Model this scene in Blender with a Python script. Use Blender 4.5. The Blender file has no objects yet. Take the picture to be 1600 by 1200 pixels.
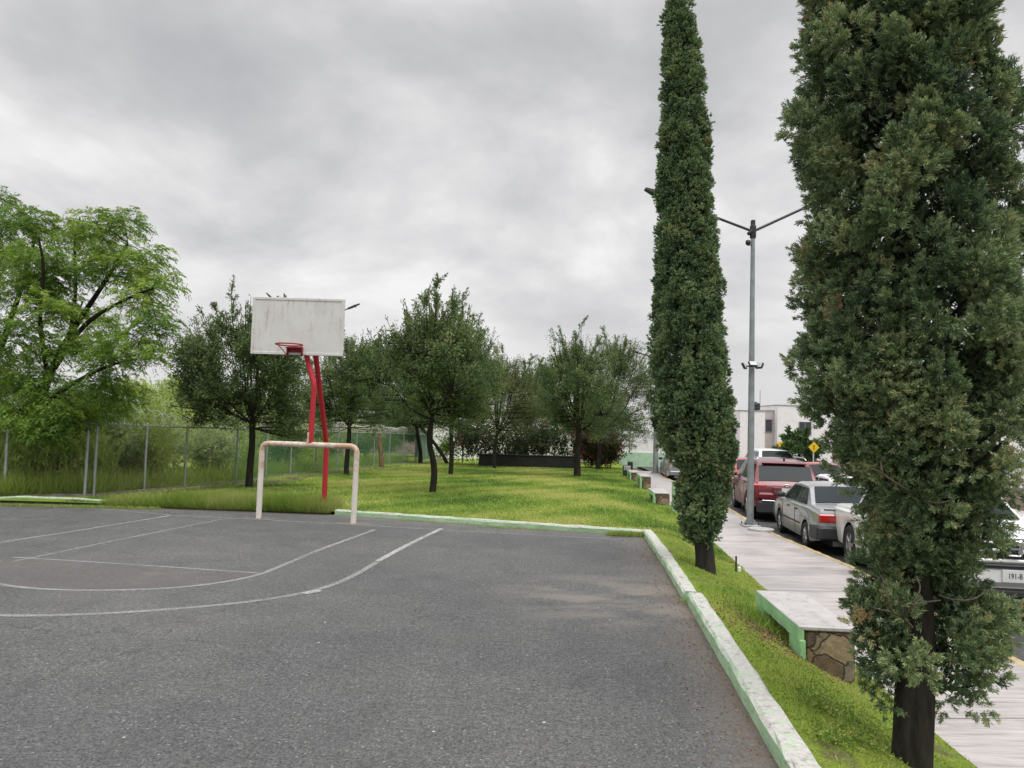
import bpy, math, random
import numpy as np
from mathutils import Vector, Matrix
R = math.radians
scene = bpy.context.scene
COL = scene.collection
# ------------------------------------------------------------------ camera
FPX = 1150.0; EYE = 1.9
PITCH = R(3.2); ROLL = R(1.6)
F = np.array([0, math.cos(PITCH), math.sin(PITCH)])
R0 = np.array([1.0, 0, 0]); U0 = np.array([0, -math.sin(PITCH), math.cos(PITCH)])
RT = R0*math.cos(ROLL) + U0*math.sin(ROLL)
UP = U0*math.cos(ROLL) - R0*math.sin(ROLL)
cam_d = bpy.data.cameras.new('camera'); cam = bpy.data.objects.new('camera', cam_d); COL.objects.link(cam)
cam_d.sensor_width = 36; cam_d.lens = FPX/1600*36; cam_d.clip_end = 5000; cam_d.clip_start = .05
M = Matrix(((RT[0], UP[0], -F[0], 0), (RT[1], UP[1], -F[1], 0), (RT[2], UP[2], -F[2], EYE), (0, 0, 0, 1)))
cam.matrix_world = M; scene.camera = cam

def ray(u, v):
    return F + RT*(u-800)/FPX + UP*(600-v)/FPX
def G(u, v, z=0.0):                       # survey: sight line to a level plane
    d = ray(u, v); t = (z-EYE)/d[2]
    return np.array([d[0]*t, d[1]*t, z])
def D(u, v, y):                           # survey: sight line to a distance
    d = ray(u, v); t = y/d[1]
    return np.array([d[0]*t, y, EYE+d[2]*t])

# ------------------------------------------------------------------ layout
SWZ = -0.45; RDZ = -0.60
_l = [G(1487, 1177, SWZ), G(1357, 1065, SWZ), G(1190, 920, SWZ), G(1117, 852, SWZ), G(1015, 764, SWZ), G(982, 737, SWZ)]
_r = [G(1600, 1035, SWZ), G(1340, 888, SWZ), G(1200, 829, SWZ), G(1140, 794, SWZ), G(1037, 744, SWZ)]
_ly = [-8]+[p[1] for p in _l]+[90]; _lx = [2.75]+[p[0] for p in _l]+[_l[-1][0]+.09*(90-_l[-1][1])]
_ry = [-8]+[p[1] for p in _r]+[90]; _rx = [4.55]+[p[0] for p in _r]+[_r[-1][0]+.09*(90-_r[-1][1])]
def xL(y): return np.interp(y, _ly, _lx)
def xR(y): return np.interp(y, _ry, _rx)
# court edges
_c = [G(0, 786), G(190, 791), G(505, 803), G(760, 821), G(1008, 838)]
_cx = [-40]+[p[0] for p in _c]; _cy = [_c[0][1]+.3]+[p[1] for p in _c]
def yfar(x): return np.interp(x, _cx, _cy)
CORN = _c[-1]
_k = [G(1218, 1200), G(1072, 940), G(1040, 885), G(1008, 838)]
_ky = [-8]+[p[1] for p in _k]; _kx = [_k[0][0]-.105*(8+_k[0][1])]+[p[0] for p in _k]
def xk(y): return np.interp(y, _ky, _kx)
def sstep(a, b, t):
    t = np.clip((t-a)/(b-a), 0, 1); return t*t*(3-2*t)
def lawnz(x, y):
    x = np.asarray(x, float); y = np.asarray(y, float)
    base = .06-.0165*np.maximum(0, y-14)
    base = np.where(y > 45, .06-.0165*31-.02*(y-45), base)
    base = base + .025*np.sin(x*.9+1)*np.sin(y*.7)*sstep(14.5, 17, y)
    w = np.where(y < CORN[1]+.6, 1.35, 2.6)
    k = sstep(0, 1, np.clip((x-(xL(y)-w))/w, 0, 1))
    return base*(1-k)+(SWZ+.015)*k
def L(u, v):
    z = 0.0
    for _ in range(30):
        p = G(u, v, z); z = .6*z+.4*float(lawnz(p[0], p[1]))
    return np.array([p[0], p[1], float(lawnz(p[0], p[1]))])

# ------------------------------------------------------------------ object helpers
def tag(o, label=None, cat=None, group=None, kind=None):
    if label: o['label'] = label
    if cat: o['category'] = cat
    if group: o['group'] = group
    if kind: o['kind'] = kind
    return o
def thing(name, label, cat, loc=(0, 0, 0), rz=0, group=None):
    o = bpy.data.objects.new(name, None); COL.objects.link(o)
    o.location = tuple(float(c) for c in loc); o.rotation_euler = (0, 0, rz); o.empty_display_size = .2
    return tag(o, label, cat, group)
def link(name, me, mat, parent=None):
    o = bpy.data.objects.new(name, me); COL.objects.link(o)
    if mat is not None:
        for m in (mat if isinstance(mat, (list, tuple)) else [mat]): me.materials.append(m)
    if parent is not None: o.parent = parent
    return o
def mesh_np(name, V, Fq, mat, parent=None, tint=None, smooth=False):
    V = np.asarray(V, np.float32); Fq = np.asarray(Fq, np.int32); n, k = Fq.shape
    me = bpy.data.meshes.new(name)
    me.vertices.add(len(V)); me.vertices.foreach_set('co', V.ravel())
    me.loops.add(n*k); me.loops.foreach_set('vertex_index', Fq.ravel())
    me.polygons.add(n); me.polygons.foreach_set('loop_start', np.arange(0, n*k, k, dtype=np.int32))
    if smooth: me.polygons.foreach_set('use_smooth', np.ones(n, bool))
    me.update(calc_edges=True)
    if tint is not None:
        a = me.attributes.new('tint', 'FLOAT', 'FACE'); a.data.foreach_set('value', np.asarray(tint, np.float32))
    return link(name, me, mat, parent)
class MB:
    def __init__(s): s.v = []; s.f = []; s.mi = []
    def add(s, v, f, mi=0):
        n = len(s.v); s.v += [tuple(float(c) for c in p) for p in v]; s.f += [tuple(i+n for i in q) for q in f]; s.mi += [mi]*len(f); return s
    def box(s, c, d, bev=0, rot=None, mi=0):
        cx, cy, cz = c; x, y, z = [k/2 for k in d]
        if bev <= 0:
            v = [(sx*x, sy*y, sz*z) for sz in (-1, 1) for sx, sy in ((-1, -1), (1, -1), (1, 1), (-1, 1))]
            f = [(3, 2, 1, 0), (4, 5, 6, 7), (0, 1, 5, 4), (1, 2, 6, 5), (2, 3, 7, 6), (3, 0, 4, 7)]
        else:
            b = min(bev, x*.9, y*.9, z*.9)
            def ringf(zz, i):
                X = x-i; Y = y-i; q = b*.75
                return [(-X+q, -Y, zz), (X-q, -Y, zz), (X, -Y+q, zz), (X, Y-q, zz), (X-q, Y, zz), (-X+q, Y, zz), (-X, Y-q, zz), (-X, -Y+q, zz)]
            v = ringf(-z, b)+ringf(-z+b, 0)+ringf(z-b, 0)+ringf(z, b)
            f = [tuple(range(7, -1, -1)), tuple(range(24, 32))]
            for r in range(3):
                for i in range(8):
                    j = (i+1) % 8; f.append((r*8+i, r*8+j, r*8+8+j, r*8+8+i))
        v = [Vector(p) for p in v]
        if rot is not None: v = [rot @ p for p in v]
        return s.add([(p[0]+cx, p[1]+cy, p[2]+cz) for p in v], f, mi)
    def tube(s, pts, rad, n=8, cap=True, mi=0):
        v, f = tube(pts, rad, n)
        if cap:
            f = [tuple(q) for q in f]; m = len(pts)
            f += [tuple(range(n-1, -1, -1)), tuple(range((m-1)*n, m*n))]
        return s.add(v, f, mi)
    def poly(s, pts, mi=0): return s.add(pts, [tuple(range(len(pts)))], mi)
    def lathe(s, prof, n=24, axis='z', c=(0, 0, 0), mi=0):
        v = []; f = []
        for r, h in prof:
            for i in range(n):
                a = 2*math.pi*i/n; p = (r*math.cos(a), r*math.sin(a), h)
                if axis == 'y': p = (p[0], p[2], p[1])
                v.append((p[0]+c[0], p[1]+c[1], p[2]+c[2]))
        for k in range(len(prof)-1):
            for i in range(n):
                j = (i+1) % n; q = (k*n+i, k*n+j, (k+1)*n+j, (k+1)*n+i)
                f.append(q if axis == 'z' else q[::-1])
        return s.add(v, f, mi)
    def build(s, name, mat, parent=None, smooth=False, ang=None):
        me = bpy.data.meshes.new(name); me.from_pydata(s.v, [], s.f); me.update()
        o = link(name, me, mat, parent)
        if any(s.mi): me.polygons.foreach_set('material_index', s.mi)
        if smooth:
            me.polygons.foreach_set('use_smooth', [True]*len(me.polygons))
            if ang: me.set_sharp_from_angle(angle=R(ang))
        return o
def tube(pts, rad, n=6):
    P = np.asarray(pts, float); m = len(P)
    rad = np.full(m, rad) if np.isscalar(rad) else np.asarray(rad, float)
    T = np.gradient(P, axis=0); T /= np.linalg.norm(T, axis=1)[:, None]+1e-9
    ref = np.array([0.13, .97, .2]) if abs(T[:, 2]).mean() > .6 else np.array([0, 0, 1.0])
    A = np.cross(T, ref); A /= np.linalg.norm(A, axis=1)[:, None]+1e-9
    B = np.cross(T, A)
    a = np.arange(n)*2*np.pi/n
    V = P[:, None, :]+rad[:, None, None]*(np.cos(a)[None, :, None]*A[:, None, :]+np.sin(a)[None, :, None]*B[:, None, :])
    idx = np.arange(m*n).reshape(m, n); i0 = idx[:-1]; i1 = idx[1:]
    Fq = np.stack([i0, np.roll(i0, -1, 1), np.roll(i1, -1, 1), i1], -1).reshape(-1, 4)
    return V.reshape(-1, 3), Fq
class TB:                                     # many tubes in one mesh
    def __init__(s): s.V = []; s.F = []; s.n = 0
    def add(s, pts, rad, n=5):
        v, f = tube(pts, rad, n); s.V.append(v); s.F.append(f+s.n); s.n += len(v)
    def build(s, name, mat, parent=None):
        return mesh_np(name, np.concatenate(s.V), np.concatenate(s.F), mat, parent, smooth=True)

# ------------------------------------------------------------------ materials
def newmat(name):
    m = bpy.data.materials.new(name); m.use_nodes = True
    nt = m.node_tree; b = nt.nodes['Principled BSDF']; return m, nt, b
def N(nt, t, ins=None, **kw):
    n = nt.nodes.new(t)
    for k, v in kw.items(): setattr(n, k, v)
    for k, v in (ins or {}).items():
        if isinstance(v, bpy.types.NodeSocket): nt.links.new(v, n.inputs[k])
        else: n.inputs[k].default_value = v
    return n
def c4(c): return (*c, 1) if len(c) == 3 else c
def ramp(nt, fac, stops, interp='LINEAR'):
    n = nt.nodes.new('ShaderNodeValToRGB'); nt.links.new(fac, n.inputs[0]); cr = n.color_ramp; cr.interpolation = interp
    while len(cr.elements) < len(stops): cr.elements.new(.5)
    for e, (p, c) in zip(cr.elements, stops):
        e.position = p; e.color = c4(c) if not np.isscalar(c) else (c, c, c, 1)
    return n.outputs[0]
def mix(nt, fac, a, b, bt='MIX'):
    n = nt.nodes.new('ShaderNodeMix'); n.data_type = 'RGBA'; n.blend_type = bt
    for i, v in ((0, fac), (6, a), (7, b)):
        if isinstance(v, bpy.types.NodeSocket): nt.links.new(v, n.inputs[i])
        else: n.inputs[i].default_value = v if np.isscalar(v) else c4(v)
    return n.outputs[2]
def math_(nt, op, a, b=0.0, clamp=False):
    n = nt.nodes.new('ShaderNodeMath'); n.operation = op; n.use_clamp = clamp
    for i, v in ((0, a), (1, b)):
        if isinstance(v, bpy.types.NodeSocket): nt.links.new(v, n.inputs[i])
        else: n.inputs[i].default_value = v
    return n.outputs[0]
def coords(nt, scale=(1, 1, 1), rot=(0, 0, 0), loc=(0, 0, 0)):
    tc = nt.nodes.new('ShaderNodeTexCoord')
    mp = N(nt, 'ShaderNodeMapping', {'Vector': tc.outputs['Object'], 'Scale': scale, 'Rotation': rot, 'Location': loc})
    return mp.outputs[0]
def noise(nt, vec, scale, detail=4, rough=.55, dist=0):
    return N(nt, 'ShaderNodeTexNoise', {'Vector': vec, 'Scale': scale, 'Detail': detail, 'Roughness': rough, 'Distortion': dist}).outputs['Fac']
def bump(nt, b, h, strength=.3, dist=.01):
    n = N(nt, 'ShaderNodeBump', {'Height': h, 'Strength': strength, 'Distance': dist}); nt.links.new(n.outputs[0], b.inputs['Normal'])
def setin(nt, b, k, v):
    if isinstance(v, bpy.types.NodeSocket): nt.links.new(v, b.inputs[k])
    else: b.inputs[k].default_value = c4(v) if (not np.isscalar(v) and k == 'Base Color') else v
def plain(name, col, rough=.5, metal=0, var=.12, scale=6, coat=0, spec=.5, dirt=None):
    m, nt, b = newmat(name); v = coords(nt)
    n1 = noise(nt, v, scale, 5)
    lo = tuple(c*(1-var) for c in col); hi = tuple(min(1, c*(1+var)) for c in col)
    c = ramp(nt, n1, [(.3, lo), (.7, hi)])
    if dirt:
        n2 = noise(nt, v, scale*2.3, 8, .65)
        c = mix(nt, ramp(nt, n2, [(dirt[1], 0), (dirt[1]+.14, .85)]), c, dirt[0])
    setin(nt, b, 'Base Color', c); b.inputs['Roughness'].default_value = rough; b.inputs['Metallic'].default_value = metal
    b.inputs['Coat Weight'].default_value = coat; b.inputs['Coat Roughness'].default_value = .04; b.inputs['Specular IOR Level'].default_value = spec
    return m
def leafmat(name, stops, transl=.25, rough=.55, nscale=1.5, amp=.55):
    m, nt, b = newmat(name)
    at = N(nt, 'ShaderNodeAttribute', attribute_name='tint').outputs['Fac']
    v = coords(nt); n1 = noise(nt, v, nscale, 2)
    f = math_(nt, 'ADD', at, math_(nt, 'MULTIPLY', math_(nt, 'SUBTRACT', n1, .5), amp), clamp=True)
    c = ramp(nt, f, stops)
    setin(nt, b, 'Base Color', c); b.inputs['Roughness'].default_value = rough; b.inputs['Specular IOR Level'].default_value = .3
    tr = N(nt, 'ShaderNodeBsdfTranslucent', {'Color': mix(nt, .5, c, (.35, .5, .05), 'MULTIPLY')})
    tr.inputs['Color'].default_value = (.1, .2, .02, 1)
    nt.links.new(mix(nt, .3, c, (.12, .2, .02)), tr.inputs['Color'])
    ms = N(nt, 'ShaderNodeMixShader', {0: transl, 1: b.outputs[0], 2: tr.outputs[0]})
    nt.links.new(ms.outputs[0], nt.nodes['Material Output'].inputs[0])
    return m

def asphalt_mat(name, tone=1.0, road=False):
    m, nt, b = newmat(name); v = coords(nt)
    big = noise(nt, v, .35, 4, .6); mid = noise(nt, v, 2.2, 5, .65); fine = noise(nt, v, 55, 3, .7); agg = noise(nt, v, 140, 2, .6)
    c = ramp(nt, fine, [(.28, (.035*tone, .035*tone, .036*tone)), (.5, (.135*tone, .134*tone, .135*tone)), (.75, (.3*tone, .295*tone, .29*tone))])
    grain = noise(nt, v, 20, 5, .85)
    c = mix(nt, 1, c, ramp(nt, grain, [(.34, (.5, .5, .5)), (.5, (1.0, 1.0, 1.0)), (.66, (1.6, 1.58, 1.56))]), 'MULTIPLY')
    c = mix(nt, .25, c, ramp(nt, agg, [(.35, (.05*tone,)*3), (.65, (.15*tone,)*3)]))
    pit = ramp(nt, noise(nt, v, 38, 3, .6), [(.34, .85), (.4, 0)]); c = mix(nt, pit, c, (.02, .02, .021))
    vg = N(nt, 'ShaderNodeTexVoronoi', {'Vector': v, 'Scale': 48.0}); gs = math_(nt, 'GREATER_THAN', N(nt, 'ShaderNodeSeparateColor', {0: vg.outputs['Color']}).outputs[1], .72)
    c = mix(nt, math_(nt, 'MULTIPLY', math_(nt, 'MULTIPLY', gs, math_(nt, 'LESS_THAN', vg.outputs['Distance'], .3)), .45), c, (.3*tone, .295*tone, .29*tone))
    c = mix(nt, 1, c, ramp(nt, big, [(.32, (.78, .81, .81)), (.5, (.98, 1.0, .99)), (.68, (1.16, 1.15, 1.11))]), 'MULTIPLY')
    c = mix(nt, 1, c, ramp(nt, mid, [(.32, (.84, .84, .84)), (.68, (1.14, 1.14, 1.14))]), 'MULTIPLY')
    # pale grit
    vo = N(nt, 'ShaderNodeTexVoronoi', {'Vector': v, 'Scale': 26.0, 'Randomness': 1.0}); 
    spk = math_(nt, 'LESS_THAN', vo.outputs['Distance'], .2)
    sel = math_(nt, 'GREATER_THAN', N(nt, 'ShaderNodeSeparateColor', {0: vo.outputs['Color']}).outputs[0], .8)
    c = mix(nt, math_(nt, 'MULTIPLY', math_(nt, 'MULTIPLY', spk, sel), .4), c, (.42, .41, .39))
    vo2 = N(nt, 'ShaderNodeTexVoronoi', {'Vector': v, 'Scale': 3.2, 'Randomness': 1.0})
    spk2 = math_(nt, 'LESS_THAN', vo2.outputs['Distance'], .035)
    c = mix(nt, math_(nt, 'MULTIPLY', spk2, .6), c, (.62, .6, .57))
    # cracks
    wv = N(nt, 'ShaderNodeVectorMath', {0: v, 1: (0, 0, 0)}, operation='ADD').outputs[0]
    ns = N(nt, 'ShaderNodeTexNoise', {'Vector': v, 'Scale': 1.6, 'Detail': 6.0, 'Roughness': .7})
    wv = N(nt, 'ShaderNodeVectorMath', {0: v, 1: N(nt, 'ShaderNodeVectorMath', {0: ns.outputs['Color'], 'Scale': .9}, operation='SCALE').outputs[0]}, operation='ADD').outputs[0]
    vc = N(nt, 'ShaderNodeTexVoronoi', {'Vector': wv, 'Scale': .55}, feature='DISTANCE_TO_EDGE').outputs['Distance']
    cr = math_(nt, 'LESS_THAN', vc, .005)
    cr = math_(nt, 'MULTIPLY', cr, ramp(nt, noise(nt, v, .5, 2), [(.42, 0), (.55, 1)]))
    c = mix(nt, math_(nt, 'MULTIPLY', cr, .55), c, (.03, .03, .03))
    if not road:
        # silt washed up against the kerbs (attribute = metres from the kerb)
        at = N(nt, 'ShaderNodeAttribute', attribute_name='edge').outputs['Fac']
        sm = noise(nt, v, 1.3, 6, .65); sm2 = noise(nt, v, 6, 6, .7)
        silt = math_(nt, 'SUBTRACT', math_(nt, 'ADD', math_(nt, 'MULTIPLY', sm, 1.5), math_(nt, 'MULTIPLY', sm2, .5)), math_(nt, 'MULTIPLY', at, 1.1))
        c = mix(nt, ramp(nt, silt, [(.35, 0), (1.05, .6)]), c, (.15, .132, .12))
        br = math_(nt, 'SUBTRACT', noise(nt, v, 9, 6, .75), math_(nt, 'MULTIPLY', at, .75))
        c = mix(nt, ramp(nt, br, [(.33, 0), (.6, .6)]), c, (.12, .08, .05))
        # dried puddle smear
        mp = coords(nt, (1, 2.6, 1), (0, 0, R(8)))
        pn = noise(nt, mp, .8, 5, .6)
        zone = N(nt, 'ShaderNodeVectorMath', {0: v, 1: (1.25, 8.35, 0)}, operation='DISTANCE').outputs['Value']
        pud = math_(nt, 'MULTIPLY', ramp(nt, pn, [(.44, 0), (.58, 1)]), ramp(nt, math_(nt, 'MULTIPLY', zone, .28), [(.15, .9), (.45, 0)]))
        c = mix(nt, math_(nt, 'MULTIPLY', pud, .55), c, (.24, .21, .18))
    setin(nt, b, 'Base Color', c)
    setin(nt, b, 'Roughness', ramp(nt, mid, [(.3, .62), (.7, .85)])); b.inputs['Specular IOR Level'].default_value = .35
    bump(nt, b, math_(nt, 'ADD', grain, math_(nt, 'MULTIPLY', fine, .6)), .8, .014)
    return m

def paint_mat(name, col, wear=.5, soft=.12):
    m, nt, b = newmat(name); v = coords(nt)
    c = ramp(nt, noise(nt, v, 5, 5), [(.3, tuple(k*.8 for k in col)), (.7, col)])
    setin(nt, b, 'Base Color', c); b.inputs['Roughness'].default_value = .8
    w = math_(nt, 'ADD', math_(nt, 'MULTIPLY', noise(nt, v, 45, 4, .75), .65), math_(nt, 'MULTIPLY', noise(nt, v, 1.1, 4, .6), .35))
    fac = ramp(nt, w, [(wear-soft, 1), (wear+soft, 0)])
    tr = N(nt, 'ShaderNodeBsdfTransparent')
    ms = N(nt, 'ShaderNodeMixShader', {0: math_(nt, 'SUBTRACT', 1, fac), 1: b.outputs[0], 2: tr.outputs[0]})
    nt.links.new(ms.outputs[0], nt.nodes['Material Output'].inputs[0])
    return m

def kerb_mat():
    m, nt, b = newmat('kerb_paint'); v = coords(nt)
    g = N(nt, 'ShaderNodeNewGeometry'); nz = N(nt, 'ShaderNodeSeparateXYZ', {0: g.outputs['Normal']}).outputs[2]
    n = noise(nt, v, 7, 8, .72); n2 = noise(nt, v, 30, 5, .7)
    gr = ramp(nt, noise(nt, v, 3, 4), [(.3, (.26, .42, .23)), (.7, (.4, .56, .36))])
    con = ramp(nt, n2, [(.3, (.33, .32, .3)), (.7, (.56, .54, .51))])
    w = math_(nt, 'ADD', math_(nt, 'ADD', math_(nt, 'MULTIPLY', n, .7), math_(nt, 'MULTIPLY', n2, .3)), math_(nt, 'MULTIPLY', nz, .16))
    c = mix(nt, ramp(nt, w, [(.55, 0), (.64, 1)]), gr, con)
    dark = ramp(nt, noise(nt, coords(nt, (1, 1, 2.5)), 11, 7, .75), [(.54, 0), (.68, .8)])
    c = mix(nt, dark, c, (.07, .065, .05))
    setin(nt, b, 'Base Color', c); b.inputs['Roughness'].default_value = .8; bump(nt, b, n2, .5, .01); return m

def sidewalk_mat():
    m, nt, b = newmat('brushed_concrete')
    v = coords(nt); st = coords(nt, (.7, 9, 1), (0, 0, R(-5))); st2 = coords(nt, (1.2, 30, 1), (0, 0, R(-5)))
    n1 = noise(nt, st, 1.4, 5, .6, .3); n2 = noise(nt, st2, 1.5, 3, .6); n3 = noise(nt, v, .9, 5)
    c = ramp(nt, n1, [(.3, (.31, .285, .275)), (.62, (.44, .41, .4))])
    c = mix(nt, 1, c, ramp(nt, n2, [(.34, (.72, .71, .7)), (.5, (1.02, 1.02, 1.02))]), 'MULTIPLY')
    c = mix(nt, 1, c, ramp(nt, n3, [(.3, (.85, .85, .86)), (.7, (1.08, 1.07, 1.06))]), 'MULTIPLY')
    crk = ramp(nt, noise(nt, coords(nt, (.5, 6, 1), (0, 0, R(-5)), (3, 1, 0)), 1.0, 6, .65), [(.64, 0), (.7, .7)])
    c = mix(nt, crk, c, (.09, .085, .08))
    yc = N(nt, 'ShaderNodeSeparateXYZ', {0: coords(nt, (1, 1, 1), (0, 0, R(-5)))}).outputs[1]
    jt = math_(nt, 'LESS_THAN', math_(nt, 'ABSOLUTE', math_(nt, 'SUBTRACT', math_(nt, 'FRACT', math_(nt, 'MULTIPLY', yc, .42)), .5)), .0045)
    c = mix(nt, math_(nt, 'MULTIPLY', jt, .8), c, (.06, .055, .05))
    st_ = ramp(nt, noise(nt, v, 2.3, 6, .7), [(.56, 0), (.72, .45)]); c = mix(nt, st_, c, (.2, .18, .16))
    setin(nt, b, 'Base Color', c); setin(nt, b, 'Roughness', ramp(nt, n3, [(.35, .3), (.65, .6)]))
    bump(nt, b, math_(nt, 'ADD', n1, n2), .35, .012); return m

def ground_mat(name, lawn=True):
    m, nt, b = newmat(name); v = coords(nt)
    n1 = noise(nt, v, .55, 5, .6); n2 = noise(nt, v, 9, 5, .7); n3 = noise(nt, v, 70, 3, .7)
    g = ramp(nt, n1, [(.3, (.11, .22, .022)), (.5, (.18, .3, .032)), (.7, (.28, .32, .05))])
    g = mix(nt, .6, g, ramp(nt, n3, [(.3, (.06, .1, .014)), (.7, (.3, .36, .05))]))
    g = mix(nt, ramp(nt, n2, [(.5, 0), (.75, .6)]), g, (.17, .13, .06))
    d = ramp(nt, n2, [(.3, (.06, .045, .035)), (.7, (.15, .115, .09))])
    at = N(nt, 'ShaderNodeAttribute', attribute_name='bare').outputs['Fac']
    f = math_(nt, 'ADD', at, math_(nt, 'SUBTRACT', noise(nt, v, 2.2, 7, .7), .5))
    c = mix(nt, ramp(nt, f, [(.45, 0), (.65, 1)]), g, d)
    setin(nt, b, 'Base Color', c); b.inputs['Roughness'].default_value = .95; b.inputs['Specular IOR Level'].default_value = .15
    bump(nt, b, math_(nt, 'ADD', n3, n2), .8, .03); return m

def bark_mat(name, col, sc=1):
    m, nt, b = newmat(name); v = coords(nt, (9*sc, 9*sc, 1.6*sc))
    n = noise(nt, v, 2.2, 8, .7); n2 = noise(nt, coords(nt), 2, 3)
    c = ramp(nt, n, [(.3, tuple(k*.35 for k in col)), (.5, col), (.72, tuple(k*1.7 for k in col))])
    c = mix(nt, ramp(nt, n2, [(.5, 0), (.75, .35)]), c, (.05, .06, .035))
    setin(nt, b, 'Base Color', c); b.inputs['Roughness'].default_value = .95; b.inputs['Specular IOR Level'].default_value = .15; bump(nt, b, n, 1, .04); return m

def stone_mat():
    m, nt, b = newmat('rubble_stone'); v = coords(nt, (1, 1, 1), (.3, .2, .1), (.13, .4, .2))
    ns = N(nt, 'ShaderNodeTexNoise', {'Vector': v, 'Scale': 5.0, 'Detail': 3.0})
    wv = N(nt, 'ShaderNodeVectorMath', {0: v, 1: N(nt, 'ShaderNodeVectorMath', {0: ns.outputs['Color'], 'Scale': .22}, operation='SCALE').outputs[0]}, operation='ADD').outputs[0]
    ed = N(nt, 'ShaderNodeTexVoronoi', {'Vector': wv, 'Scale': 2.9}, feature='DISTANCE_TO_EDGE').outputs['Distance']
    ce = N(nt, 'ShaderNodeTexVoronoi', {'Vector': wv, 'Scale': 2.9}).outputs['Color']
    sel = N(nt, 'ShaderNodeSeparateColor', {0: ce}).outputs[0]
    c = ramp(nt, sel, [(0, (.1, .075, .05)), (.4, (.2, .14, .075)), (.7, (.27, .21, .13)), (1, (.17, .15, .125))])
    c = mix(nt, ramp(nt, noise(nt, v, 5, 6, .7), [(.5, 0), (.68, .6)]), c, (.33, .3, .25))
    c = mix(nt, 1, c, ramp(nt, noise(nt, v, 14, 7, .7), [(.3, (.55, .55, .55)), (.7, (1.25, 1.2, 1.15))]), 'MULTIPLY')
    c = mix(nt, ramp(nt, ed, [(.004, .75), (.035, 0)]), c, (.06, .052, .045))
    setin(nt, b, 'Base Color', c); b.inputs['Roughness'].default_value = .9
    bump(nt, b, math_(nt, 'ADD', ramp(nt, ed, [(0, 0), (.03, 1)]), math_(nt, 'MULTIPLY', noise(nt, v, 20, 6), .3)), .9, .03); return m

def rust_paint(name, col, rust, at=.55, streak=True, top=None):
    m, nt, b = newmat(name); v = coords(nt); s = coords(nt, (6, 6, .8)) if streak else v
    n = noise(nt, s, 2.2, 8, .7); n2 = noise(nt, v, 12, 6, .7)
    c = ramp(nt, noise(nt, v, 3, 4), [(.3, tuple(k*.88 for k in col)), (.7, col)])
    w = math_(nt, 'ADD', math_(nt, 'MULTIPLY', n, .7), math_(nt, 'MULTIPLY', n2, .3))
    if top:      # wear concentrates on the upper pipework where hands and balls reach it
        z = N(nt, 'ShaderNodeSeparateXYZ', {0: v}).outputs[2]
        w = math_(nt, 'ADD', w, math_(nt, 'MULTIPLY', math_(nt, 'SUBTRACT', z, top), .1))
    c = mix(nt, ramp(nt, w, [(at, 0), (at+.1, .8)]), c, rust)
    setin(nt, b, 'Base Color', c); setin(nt, b, 'Roughness', .55); bump(nt, b, n2, .2, .004); return m

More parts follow.
